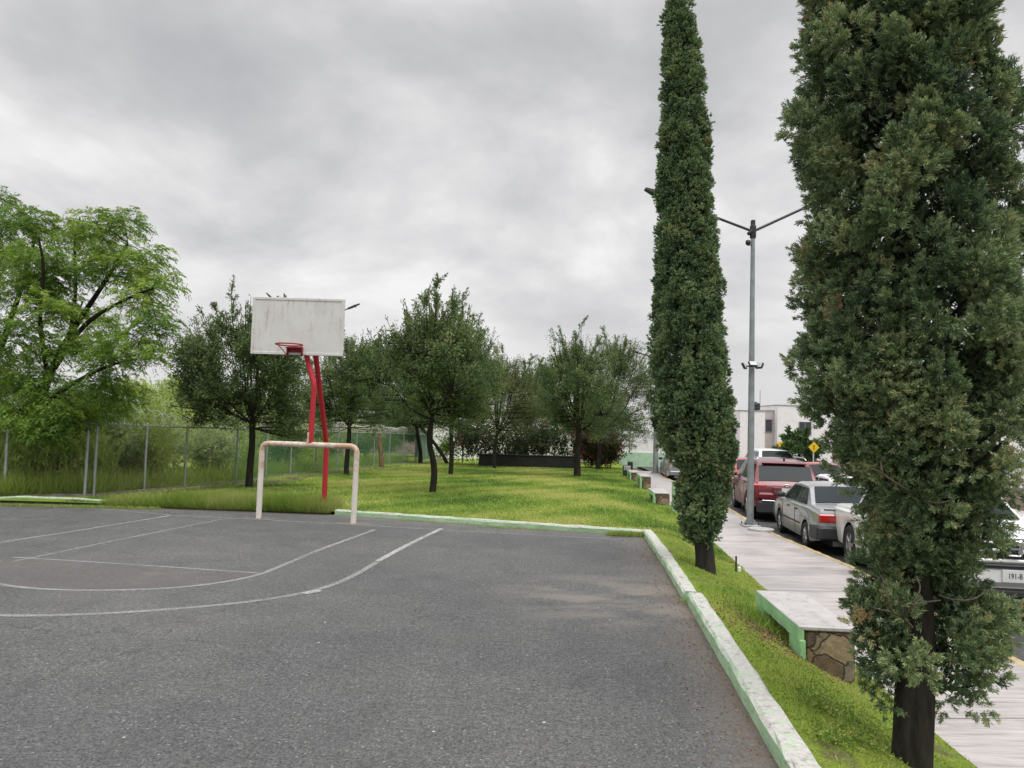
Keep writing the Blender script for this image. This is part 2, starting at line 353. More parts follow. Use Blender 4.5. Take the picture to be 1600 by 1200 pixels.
MAT = dict(
    asphalt=asphalt_mat('court_asphalt', .7), road=asphalt_mat('road_asphalt', .45, True),
    line=paint_mat('worn_white_line', (.42, .41, .4), .47, .17), linethin=paint_mat('faded_white_line', (.42, .41, .4), .44, .16),
    linefresh=paint_mat('bold_white_line', (.52, .51, .49), .53, .14), redpatch=paint_mat('faded_red_floor_paint', (.155, .142, .139), .5, .16),
    kerb=kerb_mat(), walk=sidewalk_mat(), ground=ground_mat('turf_soil'), stone=stone_mat(),
    oakbark=bark_mat('oak_bark', (.03, .026, .022)), cybark=bark_mat('cypress_bark', (.034, .03, .025)), twig=bark_mat('dead_twig_bark', (.16, .13, .1), 3),
    galv=plain('galvanised_steel', (.33, .35, .36), .5, .35, .2, 9), polegrey=plain('lamp_pole_grey', (.24, .26, .27), .5, .3, .2, 5),
    dark=plain('dark_metal', (.035, .036, .04), .5, .2), black=plain('black_plastic', (.012, .012, .014), .45), 
    coil=plain('pale_razor_wire', (.55, .56, .53), .5, .2, .15), wire=plain('galvanised_wire', (.3, .31, .3), .5, .4, .15), greenwire=plain('green_coated_wire', (.02, .17, .1), .5, 0, .2),
    red=rust_paint('red_enamel', (.43, .012, .025), (.2, .03, .03), .68), rimred=rust_paint('rim_enamel', (.27, .012, .015), (.12, .03, .02), .6),
    goal=rust_paint('goal_white_paint', (.68, .64, .57), (.42, .23, .11), .485, False, .85),
    board=rust_paint('board_white_paint', (.62, .62, .59), (.36, .29, .24), .54), 
    dirtyconc=plain('dirty_concrete', (.13, .12, .105), .9, 0, .4, 5), conc=plain('concrete', (.36, .345, .33), .85, 0, .25, 8, dirt=((.1, .09, .08), .6)), 
    bseat=plain('bench_seat_concrete', (.41, .39, .385), .4, 0, .15, 5, dirt=((.24, .21, .19), .53)),
    greenp=plain('bench_green_paint', (.27, .5, .25), .7, 0, .2, 6, dirt=((.4, .38, .34), .55)),
    whitewall=plain('white_stucco', (.8, .79, .78), .9, 0, .06, 2), beige=plain('beige_stucco', (.5, .46, .42), .9, 0, .06, 2),
    greywall=plain('grey_block_wall', (.36, .35, .34), .9, 0, .2, 3), darkwall=plain('shaded_stone_wall', (.014, .013, .013), .9, 0, .4, 3),
    greenwall=plain('green_wall_paint', (.42, .6, .42), .8, 0, .15, 3),
    winglass=plain('window_glass', (.035, .04, .05), .08, 0, .2, 2, spec=.6), frame=plain('window_frame', (.25, .25, .26), .5),
    tank=plain('black_water_tank', (.015, .016, .02), .45), yellow=plain('yellow_sign_paint', (.75, .47, .01), .5, 0, .06), signback=plain('sign_black', (.02, .02, .02), .6),
    silver=plain('silver_car_paint', (.27, .28, .29), .34, .35, .04, 2, coat=.8), carred=plain('dark_red_car_paint', (.12, .002, .009), .3, .1, .05, 2, coat=.55),
    brightred=plain('bright_red_car_paint', (.36, .012, .02), .3, .05, .05, 2, coat=.6), carwhite=plain('white_car_paint', (.72, .72, .71), .3, 0, .03, 2, coat=.8),
    glass=plain('car_glass', (.014, .02, .022), .06, 0, .1, 2, spec=.12), tyre=plain('tyre_rubber', (.018, .018, .019), .85, 0, .3, 20),
    rim=plain('alloy_rim', (.42, .42, .43), .35, .7, .1, 6), bumperdark=plain('bumper_plastic', (.03, .031, .034), .55), under=plain('underbody_black', (.008, .008, .009), .9),
    tail=plain('tail_lamp_red', (.4, .015, .012), .2, 0, .2, 12, coat=1), amber=plain('amber_lens', (.55, .16, .02), .2, 0, .1, 8, coat=1), lampclear=plain('headlamp_clear', (.55, .57, .6), .1, .2, .1, 8, coat=1),
    chrome=plain('chrome', (.62, .63, .65), .18, .9, .05, 4), plate=plain('number_plate', (.62, .63, .62), .5, 0, .05, 4), plateink=plain('plate_ink', (.03, .035, .04), .6),
    floodglass=plain('floodlight_lens', (.5, .52, .5), .3), wood=bark_mat('weathered_wood', (.2, .13, .085), 1), yellowkerb=plain('faded_yellow_kerb', (.42, .31, .14), .8, 0, .3, 5, dirt=((.3, .28, .26), .5)),
    wildblade=leafmat('wild_grass', [(0, (.22, .28, .06)), (.5, (.35, .46, .1)), (1, (.62, .58, .25))], .5, .6),
    litter=leafmat('leaf_litter', [(0, (.1, .05, .025)), (.5, (.2, .1, .045)), (1, (.28, .18, .09))], .1),
    lawnblade=leafmat('lawn_grass', [(0, (.065, .135, .028)), (.4, (.165, .285, .052)), (.7, (.33, .41, .08)), (1, (.55, .52, .19))], .35, .6, .45),
    stripblade=leafmat('strip_grass', [(0, (.07, .13, .025)), (.35, (.15, .25, .04)), (.65, (.3, .35, .07)), (1, (.52, .44, .19))], .35, .6, 1.6, .9),
    tallblade=leafmat('tall_grass', [(0, (.1, .19, .025)), (.5, (.25, .35, .06)), (1, (.5, .47, .2))], .4, .6),
    oak=leafmat('oak_leaves', [(0, (.045, .075, .034)), (.5, (.125, .185, .072)), (.85, (.25, .31, .12)), (1, (.33, .35, .15))], .36),
    olive=leafmat('olive_leaves', [(0, (.06, .085, .035)), (.5, (.14, .18, .065)), (1, (.26, .27, .11))], .32),
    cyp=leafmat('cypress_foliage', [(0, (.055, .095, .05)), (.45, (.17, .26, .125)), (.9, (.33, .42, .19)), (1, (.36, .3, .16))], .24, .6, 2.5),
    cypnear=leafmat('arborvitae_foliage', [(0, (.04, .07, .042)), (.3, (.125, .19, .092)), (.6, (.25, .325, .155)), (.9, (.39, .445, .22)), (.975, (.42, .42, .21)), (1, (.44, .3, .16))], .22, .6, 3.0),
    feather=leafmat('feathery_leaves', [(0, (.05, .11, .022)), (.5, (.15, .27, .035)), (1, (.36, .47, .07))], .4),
    wild=leafmat('wild_shrub_leaves', [(0, (.24, .3, .07)), (.45, (.4, .52, .13)), (1, (.68, .68, .28))], .5),
    wildgrey=leafmat('greygreen_shrub_leaves', [(0, (.24, .32, .15)), (.5, (.42, .5, .25)), (1, (.62, .65, .38))], .5),
    wilddark=leafmat('dark_shrub_leaves', [(0, (.1, .14, .05)), (.5, (.19, .24, .085)), (1, (.32, .35, .14))], .42),
    boug=leafmat('bougainvillea_leaves', [(0, (.012, .024, .01)), (.5, (.028, .045, .016)), (1, (.06, .07, .03))], .2), flower=leafmat('bougainvillea_flowers', [(0, (.25, .02, .03)), (1, (.5, .06, .06))], .3),
    street=leafmat('street_tree_leaves', [(0, (.03, .07, .025)), (.5, (.06, .12, .04)), (1, (.14, .2, .06))], .25),
)

# ------------------------------------------------------------------ world
w = bpy.data.worlds.new('World'); scene.world = w; w.use_nodes = True; nt = w.node_tree
bg = nt.nodes['Background']; bg.inputs['Strength'].default_value = .1
SUN_EL = R(62); SUN_AZ = R(150)       # azimuth clockwise from +Y
sky = N(nt, 'ShaderNodeTexSky', sky_type='NISHITA'); sky.sun_disc = False; sky.sun_elevation = SUN_EL; sky.sun_rotation = SUN_AZ
tc = nt.nodes.new('ShaderNodeTexCoord'); sep = N(nt, 'ShaderNodeSeparateXYZ', {0: tc.outputs['Generated']})
zz = math_(nt, 'ADD', math_(nt, 'MAXIMUM', sep.outputs[2], 0), .42)
px = math_(nt, 'DIVIDE', sep.outputs[0], zz); py = math_(nt, 'DIVIDE', sep.outputs[1], zz)
cv = N(nt, 'ShaderNodeCombineXYZ', {0: px, 1: py, 2: 3.7}).outputs[0]
cn = N(nt, 'ShaderNodeTexNoise', {'Vector': cv, 'Scale': 1.6, 'Detail': 9.0, 'Roughness': .55, 'Distortion': .3}).outputs['Fac']
cn2 = N(nt, 'ShaderNodeTexNoise', {'Vector': N(nt, 'ShaderNodeMapping', {'Vector': cv, 'Scale': (1, 1.1, 1), 'Rotation': (0, 0, R(25)), 'Location': (4.3, 1.1, 0)}).outputs[0], 'Scale': 3.8, 'Detail': 7.0, 'Roughness': .54}).outputs['Fac']
cf = math_(nt, 'ADD', math_(nt, 'MULTIPLY', cn, .72), math_(nt, 'MULTIPLY', cn2, .28))
cc = ramp(nt, cf, [(.28, (.36, .362, .374)), (.42, (.48, .48, .49)), (.51, (.62, .616, .62)), (.6, (.79, .785, .785))])
cc = mix(nt, ramp(nt, sep.outputs[2], [(.0, 1), (.22, 0)]), cc, (.605, .597, .602))
dome = math_(nt, 'ADD', 1.0, math_(nt, 'MULTIPLY', N(nt, 'ShaderNodeMapRange', {0: sep.outputs[2], 1: .5, 2: .95, 3: 0.0, 4: 1.0}).outputs[0], 2.4))
cl = N(nt, 'ShaderNodeVectorMath', {0: cc, 'Scale': 10.0}, operation='SCALE')
nt.links.new(math_(nt, 'MULTIPLY', dome, 10.0), cl.inputs['Scale'])
nt.links.new(mix(nt, .97, sky.outputs[0], cl.outputs[0]), bg.inputs['Color'])
sd = bpy.data.lights.new('sun', 'SUN'); sun = bpy.data.objects.new('sun', sd); COL.objects.link(sun)
sd.energy = 1.4; sd.angle = R(35); sd.color = (1, .97, .92)
sv = Vector((math.sin(SUN_AZ)*math.cos(SUN_EL), math.cos(SUN_AZ)*math.cos(SUN_EL), math.sin(SUN_EL)))
sun.rotation_euler = sv.to_track_quat('Z', 'Y').to_euler()
scene.view_settings.view_transform = 'Standard'; scene.view_settings.look = 'None'; scene.view_settings.exposure = .3; scene.view_settings.gamma = 1
scene.cycles.max_bounces = 10; scene.cycles.transparent_max_bounces = 8; scene.cycles.diffuse_bounces = 6; scene.cycles.transmission_bounces = 6

# ------------------------------------------------------------------ ground sheets
def sheet(name, grid, mat, attr=None, smooth=True):
    g = np.asarray(grid, float); a, b = g.shape[:2]; idx = np.arange(a*b).reshape(a, b)
    Fq = np.stack([idx[:-1, :-1], idx[:-1, 1:], idx[1:, 1:], idx[1:, :-1]], -1).reshape(-1, 4)
    v = g.reshape(-1, 3)
    p = v[Fq[:, :3]].reshape(-1, 3, 3)
    if np.cross(p[:, 1]-p[:, 0], p[:, 2]-p[:, 0])[:, 2].mean() < 0: Fq = Fq[:, ::-1]
    o = mesh_np(name, v, Fq, mat, smooth=smooth)
    if attr:
        at = o.data.attributes.new(attr[0], 'FLOAT', 'POINT'); at.data.foreach_set('value', np.asarray(attr[1], np.float32).ravel())
    return tag(o, kind='structure')
# the base sheet, to the horizon
ax = np.concatenate([-np.geomspace(1500, 40, 12), np.linspace(-30, 60, 31), np.geomspace(75, 1500, 12)])
ay = np.concatenate([-np.geomspace(800, 15, 10), np.linspace(-8, 100, 46), np.geomspace(115, 2500, 14)])
AX, AY = np.meshgrid(ax, ay, indexing='ij')
def basez(x, y):
    z = np.full(np.shape(x), -.72); z = z-sstep(42, 75, y)*.85; return z
sheet('ground', np.stack([AX, AY, basez(AX, AY)], -1), MAT['ground'], ('bare', np.full(AX.shape, .95)))
# lawn strip beside the kerb
ys = np.arange(-6, CORN[1]+.16, .15); ts = np.linspace(0, 1, 16)
LY, LT = np.meshgrid(ys, ts, indexing='ij'); LX = (xk(LY)+.09)*(1-LT)+(xL(LY)+.04)*LT
bench_c = (2.55, 7.5)
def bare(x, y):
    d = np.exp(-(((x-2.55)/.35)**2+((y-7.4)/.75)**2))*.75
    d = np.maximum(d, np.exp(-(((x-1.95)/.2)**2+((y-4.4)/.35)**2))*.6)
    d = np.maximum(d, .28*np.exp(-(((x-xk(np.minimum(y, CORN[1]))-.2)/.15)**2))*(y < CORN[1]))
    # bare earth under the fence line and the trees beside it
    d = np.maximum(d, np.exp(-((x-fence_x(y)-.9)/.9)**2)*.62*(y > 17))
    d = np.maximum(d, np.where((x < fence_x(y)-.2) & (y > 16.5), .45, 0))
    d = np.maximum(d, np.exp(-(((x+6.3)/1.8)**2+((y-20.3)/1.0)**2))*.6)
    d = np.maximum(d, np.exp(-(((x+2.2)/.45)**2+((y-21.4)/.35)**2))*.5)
    for q, r_, m_ in CONTACT_SHADE: d = np.maximum(d, m_*np.exp(-((x-q[0])**2+(y-q[1])**2)/r_**2))  # dark soil rings painted in as contact shade at trunk and pole feet
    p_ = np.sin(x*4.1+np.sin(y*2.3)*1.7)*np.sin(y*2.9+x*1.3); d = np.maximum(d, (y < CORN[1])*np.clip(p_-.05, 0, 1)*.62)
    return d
CONTACT_SHADE = [(L(u, v), .42, .75) for u, v in ((389, 761), (541, 741), (675, 769), (704, 741), (773, 732), (902, 744), (934, 733), (657, 723), (701, 724), (597, 730))]+[(L(1102, 890), .24, .6), (L(1424, 1195), .26, .5), (G(506, 801), .2, .6)]
FB = [G(146, 776, 0)]+[L(256, 764), L(380, 752), L(440, 743), L(557, 731), L(650, 722), L(670, 717.5)]
FB[0][2] = .03
def fence_x(y): return np.interp(y, [p[1] for p in FB], [p[0] for p in FB])
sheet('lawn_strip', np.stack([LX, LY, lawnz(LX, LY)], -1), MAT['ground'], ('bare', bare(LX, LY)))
# lawn beyond the court
nc, ns_ = 190, 130
cs = np.linspace(0, 1, nc)**.8; ss = np.linspace(0, 1, ns_)**1.5
x0 = -45+(float(xL(CORN[1]))+.04+45)*cs; yb = np.where(x0 > CORN[0], CORN[1]+.1, yfar(x0)+.1)
LY = yb[:, None]+(62-yb[:, None])*ss[None, :]; LX = -45+(xL(LY)+.04+45)*cs[:, None]
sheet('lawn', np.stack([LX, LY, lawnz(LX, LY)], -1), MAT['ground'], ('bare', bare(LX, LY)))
# court
cxs = np.concatenate([np.linspace(-40, -12, 20), np.linspace(-11.7, 0, 60)]); nx = len(cxs)
gx = np.linspace(0, 1, 180); gy = np.linspace(0, 1, 110)**.7
CX = np.zeros((180, 110)); CY = np.zeros((180, 110))
for i, t in enumerate(gx):
    xe = -40+(CORN[0]+40)*t**.6; ye = float(yfar(xe))
    CY[i] = -6+(ye+6)*gy
    CX[i] = -40+(xk(np.minimum(CY[i], CORN[1]))+40)*t**.6
edge = np.minimum(np.abs(xk(np.minimum(CY, CORN[1]))-CX), np.abs(yfar(CX)-CY)*.8+.1)
sheet('court', np.stack([CX, CY, np.zeros_like(CX)], -1), MAT['asphalt'], ('edge', edge))
# pavement and road
ys = np.concatenate([np.arange(-7, 41.5, .3)]); ts = np.linspace(0, 1, 7)
SY, ST = np.meshgrid(ys, ts, indexing='ij'); SX = xL(SY)*(1-ST)+(xR(SY)-.12)*ST
sheet('sidewalk', np.stack([SX, SY, np.full_like(SX, SWZ)], -1), MAT['walk'])
ys = np.arange(-8, 90, .5); RY, RTT = np.meshgrid(ys, np.linspace(0, 1, 9), indexing='ij')
RX = xR(RY)-.02+RTT*8.3
sheet('road', np.stack([RX, RY, np.full_like(RX, RDZ)-sstep(42, 75, RY)*.85], -1), MAT['road'])
RX = xR(RY)+8.28+RTT*1.8
sheet('far_sidewalk', np.stack([RX, RY, np.full_like(RX, SWZ)-sstep(42, 75, RY)*.85], -1), MAT['walk'])

def kerb_run(name, pts, width, z0, z1, mat, label, side=1, bev=.025, jitter=.004, seed=1):
    rng = np.random.default_rng(seed); P = np.asarray(pts, float)
    s = np.r_[0, np.cumsum(np.linalg.norm(np.diff(P[:, :2], axis=0), axis=1))]; n = max(3, int(s[-1]/.18))
    q = np.stack([np.interp(np.linspace(0, s[-1], n), s, P[:, i]) for i in (0, 1)], -1)
    T = np.gradient(q, axis=0); T /= np.linalg.norm(T, axis=1)[:, None]; Nn = np.stack([T[:, 1], -T[:, 0]], -1)*side
    prof = [(0, z0), (0, z1-bev), (bev*.9, z1), (width-bev, z1), (width, z1-bev), (width, z0)]
    V = []
    for k in range(n):
        for a, h in prof:
            j = rng.normal(0, jitter, 2) if h > z0 else (0, 0)
            p = q[k]+Nn[k]*(a+j[0]); V.append((p[0], p[1], h+j[1]))
    m = len(prof); f = []
    for k in range(n-1):
        for i in range(m-1):
            a = k*m+i; f.append((a, a+1, a+1+m, a+m) if side < 0 else (a, a+m, a+m+1, a+1))
    f += [tuple(range(m)), tuple(range((n-1)*m, n*m))[::-1]]
    mb = MB(); mb.add(V, f); o = mb.build(name, mat)
    if label: tag(o, label, 'kerb', 'green painted kerbs round the court')
    return o
ykb = _k[1][1]
kerb_run('kerb', [(xk(y), y) for y in np.arange(-5, ykb-.02, .2)], .175, -.1, .125, MAT['kerb'], 'near stretch of worn green kerb along the right of the court, grey on top', 1, seed=2)
kerb_run('kerb', [(xk(y)-.03, y) for y in np.arange(ykb+.03, CORN[1]+.05, .2)]+[(xk(CORN[1])-.03, CORN[1]+.12)], .17, -.1, .11, MAT['kerb'], 'short green kerb stretch between the gap and the far right court corner', 1, seed=3)
xs = np.linspace(_c[2][0]+.25, CORN[0]-.02, 40)
kerb_run('kerb', [(x, float(yfar(x))) for x in xs], .15, -.1, .10, MAT['kerb'], 'pale green kerb between the court and the lawn, right of the red pole', -1, seed=4)
xs = np.linspace(G(28, 779)[0], G(190, 790)[0], 16)
kerb_run('kerb', [tuple(G(u, v)[:2]) for u, v in ((-60, 789), (28, 781), (110, 784), (195, 790))], .1, -.1, .085, MAT['kerb'], 'pale green kerb at the left end of the court below the fence', -1, seed=5)
ysk = np.arange(-6, 41, .3)
tag(kerb_run('street_kerb', [(xR(y)-.11, y) for y in ysk], .11, -.75, SWZ+.006, MAT['yellowkerb'], None, 1, .015), kind='structure')

# ------------------------------------------------------------------ court markings
def ribbon(mb, pts, width, z=.004, dens=.15):
    P = np.asarray(pts, float)[:, :2]; s = np.r_[0, np.cumsum(np.linalg.norm(np.diff(P, axis=0), axis=1))]; n = max(2, int(s[-1]/dens)+1)
    q = np.stack([np.interp(np.linspace(0, s[-1], n), s, P[:, i]) for i in (0, 1)], -1)
    T = np.gradient(q, axis=0); T /= np.linalg.norm(T, axis=1)[:, None]; Nn = np.stack([-T[:, 1], T[:, 0]], -1)*width/2
    v = [(*p, z) for p in q+Nn]+[(*p, z) for p in q-Nn]
    mb.add(v, [(i+n, i+n+1, i+1, i) for i in range(n-1)])
def smooth_pts(pts, k=3):
    P = np.asarray(pts, float)
    for _ in range(k):
        a = P[:-1]*.75+P[1:]*.25; b = P[:-1]*.25+P[1:]*.75
        P = np.concatenate([P[:1], np.stack([a, b], 1).reshape(-1, P.shape[1]), P[-1:]])
    return P
g2 = lambda L_: [G(u, v)[:2] for u, v in L_]
mb = MB()
ribbon(mb, g2([(585, 828), (500, 859), (412, 896)]), .075)
arc = smooth_pts(g2([(415, 895), (375, 906), (300, 917), (220, 922), (120, 923), (50, 920), (0, 914), (-60, 898), (-75, 890), (-30, 885), (0, 878)]))
ribbon(mb, arc, .07); 
big = smooth_pts(g2([(590, 878), (545, 905), (490, 925), (400, 940), (300, 950), (190, 958), (90, 962), (0, 963), (-150, 955)]))
ribbon(mb, big, .08, .0045)
tag(mb.build('court_markings', MAT['line']), kind='structure')
mb = MB(); ribbon(mb, g2([(690, 826), (640, 850), (590, 877)]), .085, .0042)
ribbon(mb, g2([(474, 928), (500, 923)]), .1, .0058)
tag(mb.build('bold_court_marking', MAT['linefresh']), kind='structure')
mb = MB(); ribbon(mb, g2([(265, 806), (130, 828), (0, 848), (-80, 860)]), .07, .0042)
ribbon(mb, g2([(20, 871), (200, 882), (405, 896)]), .05, .005); 
tag(mb.build('court_marking_left', MAT['line']), kind='structure')
mb = MB(); ribbon(mb, g2([(0, 790), (140, 794), (265, 805), (420, 813), (585, 822), (690, 828), (1000, 845)]), .05, .0038)
ribbon(mb, g2([(345, 812), (180, 845), (20, 878)]), .07, .0048)
tag(mb.build('faded_court_markings', MAT['linethin']), kind='structure')
mb = MB(); mb.poly([(*p, .0028) for p in g2([(20, 873), (200, 884), (400, 897), (370, 905), (300, 915), (220, 920), (120, 921), (50, 918), (0, 912), (-60, 896), (-30, 886)])][::-1])
tag(mb.build('painted_half_circle', MAT['redpatch']), kind='structure')
# concrete collars round the goal feet
for nm, (u, v) in (('left', (404, 811)), ('right', (552, 819))):
    p = G(u, v); mb = MB(); mb.poly([(p[0]+.34*math.cos(a)*(1+.1*math.sin(3*a)), p[1]+.2*math.sin(a)*(1+.1*math.cos(5*a)), .006) for a in np.linspace(0, 2*np.pi, 18)[:-1]])
    tag(mb.build('goal_footing_'+nm, paint_mat('footing_'+nm, (.27, .22, .18), .5, .15)), kind='structure')

# ------------------------------------------------------------------ leaves
def norm(a): return a/(np.linalg.norm(a, axis=-1, keepdims=True)+1e-9)
def leaf_quads(P, Dr, ln, wd, rng, fold=.0):
    P = np.asarray(P); Dr = norm(np.asarray(Dr)); n = len(P)
    rv = norm(rng.normal(size=(n, 3))); S = norm(np.cross(Dr, rv)); Nn = np.cross(S, Dr)
    ln = np.broadcast_to(ln, (n,))[:, None]; wd = np.broadcast_to(wd, (n,))[:, None]
    mid = P+Dr*ln*.45+Nn*ln*fold
    V = np.stack([P, mid+S*wd*.5, P+Dr*ln, mid-S*wd*.5], 1).reshape(-1, 3)
    return V, np.arange(4*n).reshape(n, 4)

def trunk_mesh(name, pts, rad, mat, parent, n=14, seed=0, rough=.08):
    rng = np.random.default_rng(seed); P = smooth_pts(pts, 2); rr = np.interp(np.linspace(0, 1, len(P)), np.linspace(0, 1, len(rad)), rad)
    v, f = tube(P, rr, n); v = v.reshape(len(P), n, 3)
    k = 1+rough*np.sin(np.arange(n)*2*np.pi*3/n+rng.random()*6)[None, :]+rng.normal(0, rough*.35, (len(P), n))
    v = P[:, None, :]+(v-P[:, None, :])*k[:, :, None]
    return mesh_np(name, v.reshape(-1, 3), f, mat, parent, smooth=True)

def oak(name, label, base, top_z, bot_z, rx, seed, cxo=0, ntips=320, per=70, mat='oak', trunk_r=.15, spiky=1.0, lean=None, lsize=1.0, group='evergreen trees on the lawn', trunk_top=None, ry=None):
    rng = np.random.default_rng(seed); root = thing(name, label, 'tree', base, 0, group); trunk_r = trunk_r*.64
    H = top_z-base[2]; hb = bot_z-base[2]; ry = ry or rx*.95
    Hm = H*(1-.15*spiky); cz = hb+(Hm-hb)*.5; rz = (Hm-hb)*.5; C = np.array([cxo, 0, cz])
    th = trunk_top or (hb+rz*.5)
    tpts = [np.array([0, 0, -.15]), np.array([rng.normal(0, .04), 0, .3*th]), np.array([rng.normal(0, .05)+cxo*.12, 0, .65*th]), np.array([cxo*.25+rng.normal(0, .04), 0, th])]
    if lean is not None:
        for i, t in enumerate((0, .3, .65, 1)): tpts[i] = tpts[i]+np.array([lean[0]*t, lean[1]*t, 0])
    tb = TB(); v, f = tube(smooth_pts(tpts, 2), np.interp(np.linspace(0, 1, len(smooth_pts(tpts, 2))), [0, .06, .2, 1], [trunk_r*1.35, trunk_r*1.1, trunk_r, trunk_r*.7]), 10)
    tb.V.append(v); tb.F.append(f); tb.n += len(v)
    T = tpts[-1]; T2 = tpts[-2]
    samples = []
    nl = 13
    for i in range(nl):
        az = 2*np.pi*i*.382*1.618/1.0+rng.normal(0, .3); el = R(rng.uniform(5, 85)) if i else R(88)
        d = np.array([math.cos(az)*math.cos(el), math.sin(az)*math.cos(el), math.sin(el)])
        e = C+d*np.array([rx, ry, rz])*rng.uniform(.65, .95)
        if el < .35: e[2] = C[2]+rz*rng.uniform(-.55, .1)
        s = T*(1-(k := rng.uniform(0, .45)))+T2*k
        m1 = s+(e-s)*.35+np.array([d[0], d[1], -.1])*.12*rx; m2 = s+(e-s)*.7+np.array([0, 0, .1*rz])
        P = smooth_pts([s, m1, m2, e], 2); tb.add(P, np.linspace(trunk_r*.36, .012, len(P)), 6)
        samples.append(P[2:])
    S = np.concatenate(samples+[smooth_pts(tpts, 2)[-4:]])
    # tips: shell-heavy in a lumpy envelope
    u = norm(rng.normal(size=(ntips*2, 3))); u = u[u[:, 2] > -.85][:ntips]; n = len(u)
    lump = 1+.2*np.sin(u[:, 0]*4+seed)+.16*np.sin(u[:, 1]*6+u[:, 2]*4+seed*2)
    rr = rng.uniform(.1, 1, n)**.5*lump
    tips = C+u*rr[:, None]*np.array([rx, ry, rz])
    nlb = 22; lu = norm(rng.normal(size=(nlb, 3))+[0, 0, .15]); lu = lu[lu[:, 2] > -.75]; lc_ = C+lu*rng.uniform(.55, .92, (len(lu), 1))*np.array([rx, ry, rz]); k_ = rng.random(n) < .72; q_ = rng.integers(0, len(lu), n)
    tips = np.where(k_[:, None], lc_[q_]+u*(rng.random(n)**.5)[:, None]*np.array([rx, ry, rz])*.36, tips)
    LP = []; LD = []; LT = []
    for t in tips:
        dd = np.linalg.norm(S-t, axis=1)+np.maximum(0, S[:, 2]-t[2])*1.2; s = S[dd.argmin()]
        out = norm(t-C); g = norm(out*np.array([1, 1, .55])+np.array([0, 0, .8*spiky])+rng.normal(0, .18, 3))
        hi = (t[2]-C[2])/rz
        sl = rng.uniform(.2, .42)*rx*.36*(1+1.0*spiky*max(0, hi)*rng.random())
        m_ = s+(t-s)*.55+np.array([0, 0, -.03]); e = t+g*sl
        P = smooth_pts([s, m_, t, e], 1); tb.add(P, np.linspace(.016, .004, len(P)), 3)
        k = int(per*1.25*rng.uniform(.6, 1.3)); a = rng.random(k)**.75
        seg = np.where((a < .62)[:, None], m_+(t-m_)*(a/.62)[:, None], t+(e-t)*((a-.62)/.38)[:, None])
        sp = .13*rx/1.8*(1-.75*np.clip((a-.5)/.5, 0, 1)); seg = seg+rng.normal(0, 1, (k, 3))*sp[:, None]
        LP.append(seg); LD.append(norm(g*.8+rng.normal(0, .75, (k, 3)))); LT.append(np.clip(rng.normal(.42+.12*hi, .16)+rng.normal(0, .13, k), 0, 1))
    # a few leaders breaking out of the crown, each forking into side shoots
    for i in range(int(11*spiky)):
        az = rng.random()*6.283; el = R(rng.uniform(28, 86)); d = np.array([math.cos(az)*math.cos(el), math.sin(az)*math.cos(el), math.sin(el)])
        a = C+d*np.array([rx, ry, rz])*.45; g = norm(d*np.array([.85, .85, .3])+[0, 0, .8]+rng.normal(0, .15, 3)); ln = rng.uniform(.55, 1.0)*H*.3*(.55+.6*math.sin(el))
        e = a+g*ln; e = a+(e-a)*min(1, (H*1.0-a[2])/(e[2]-a[2]+1e-6)); P = smooth_pts([a, a+(e-a)*.5+np.array([d[0], d[1], 0])*.1*ln, e+np.array([0, 0, .02])], 2); tb.add(P, np.linspace(.022, .005, len(P)), 4)
        for q in range(rng.integers(7, 12)):
            t = rng.uniform(.3, 1); b_ = P[int(t*(len(P)-1))]; g2_ = norm(g+rng.normal(0, .42, 3)+[0, 0, .1]); l2_ = ln*rng.uniform(.14, .34)*(1.15-.5*t); Q = smooth_pts([b_, b_+g2_*l2_*.5+rng.normal(0, .02, 3), b_+g2_*l2_], 1); tb.add(Q, np.linspace(.009, .003, len(Q)), 3)
            k = int(46*l2_/.4)+6; tt = rng.random(k); LP.append(b_+g2_*(l2_*tt)[:, None]+rng.normal(0, .04, (k, 3))*(1.2-.8*tt)[:, None]); LD.append(norm(g2_+rng.normal(0, .6, (k, 3)))); LT.append(np.clip(rng.normal(.52, .16, k), 0, 1))
    nw = int(55*spiky)
    for i in range(nw):
        az = rng.random()*6.283; el = R(90-75*rng.random()**.8); d = np.array([math.cos(az)*math.cos(el), math.sin(az)*math.cos(el), math.sin(el)])
        a = C+d*np.array([rx, ry, rz])*.8; ln = rng.uniform(.3, .8)*H*.16*(.5+.8*math.sin(el)); g = norm(d*np.array([.7, .7, .4])+[0, 0, .95]+rng.normal(0, .12, 3)); e = a+g*ln
        if e[2] > H*1.02: e = a+(e-a)*max(.25, (H*1.02-a[2])/(e[2]-a[2]+1e-6))
        P = smooth_pts([a-g*.25, (a+e)/2+rng.normal(0, .02, 3), e], 1); tb.add(P, np.linspace(.014, .004, len(P)), 3)
        k = int(13*ln/.6)+5; t = rng.random(k)
        for q in range(2): 
            LP.append(a+(e-a)*t[:, None]+rng.normal(0, .025, (k, 3))); LD.append(norm(g+rng.normal(0, .55, (k, 3)))); LT.append(np.clip(rng.normal(.5, .15, k), 0, 1)); t = rng.random(k)*.6
    LP = np.concatenate(LP); LD = np.concatenate(LD); LT = np.concatenate(LT); n = len(LP)
    V, Fq = leaf_quads(LP, LD, rng.uniform(.055, .105, n)*lsize, rng.uniform(.024, .042, n)*lsize, rng)
    tb.build('trunk', MAT['oakbark'], root)
    mesh_np('crown', V, Fq, MAT[mat], root, LT)
    return root
def zat(u, v, y): return D(u, v, y)[2]
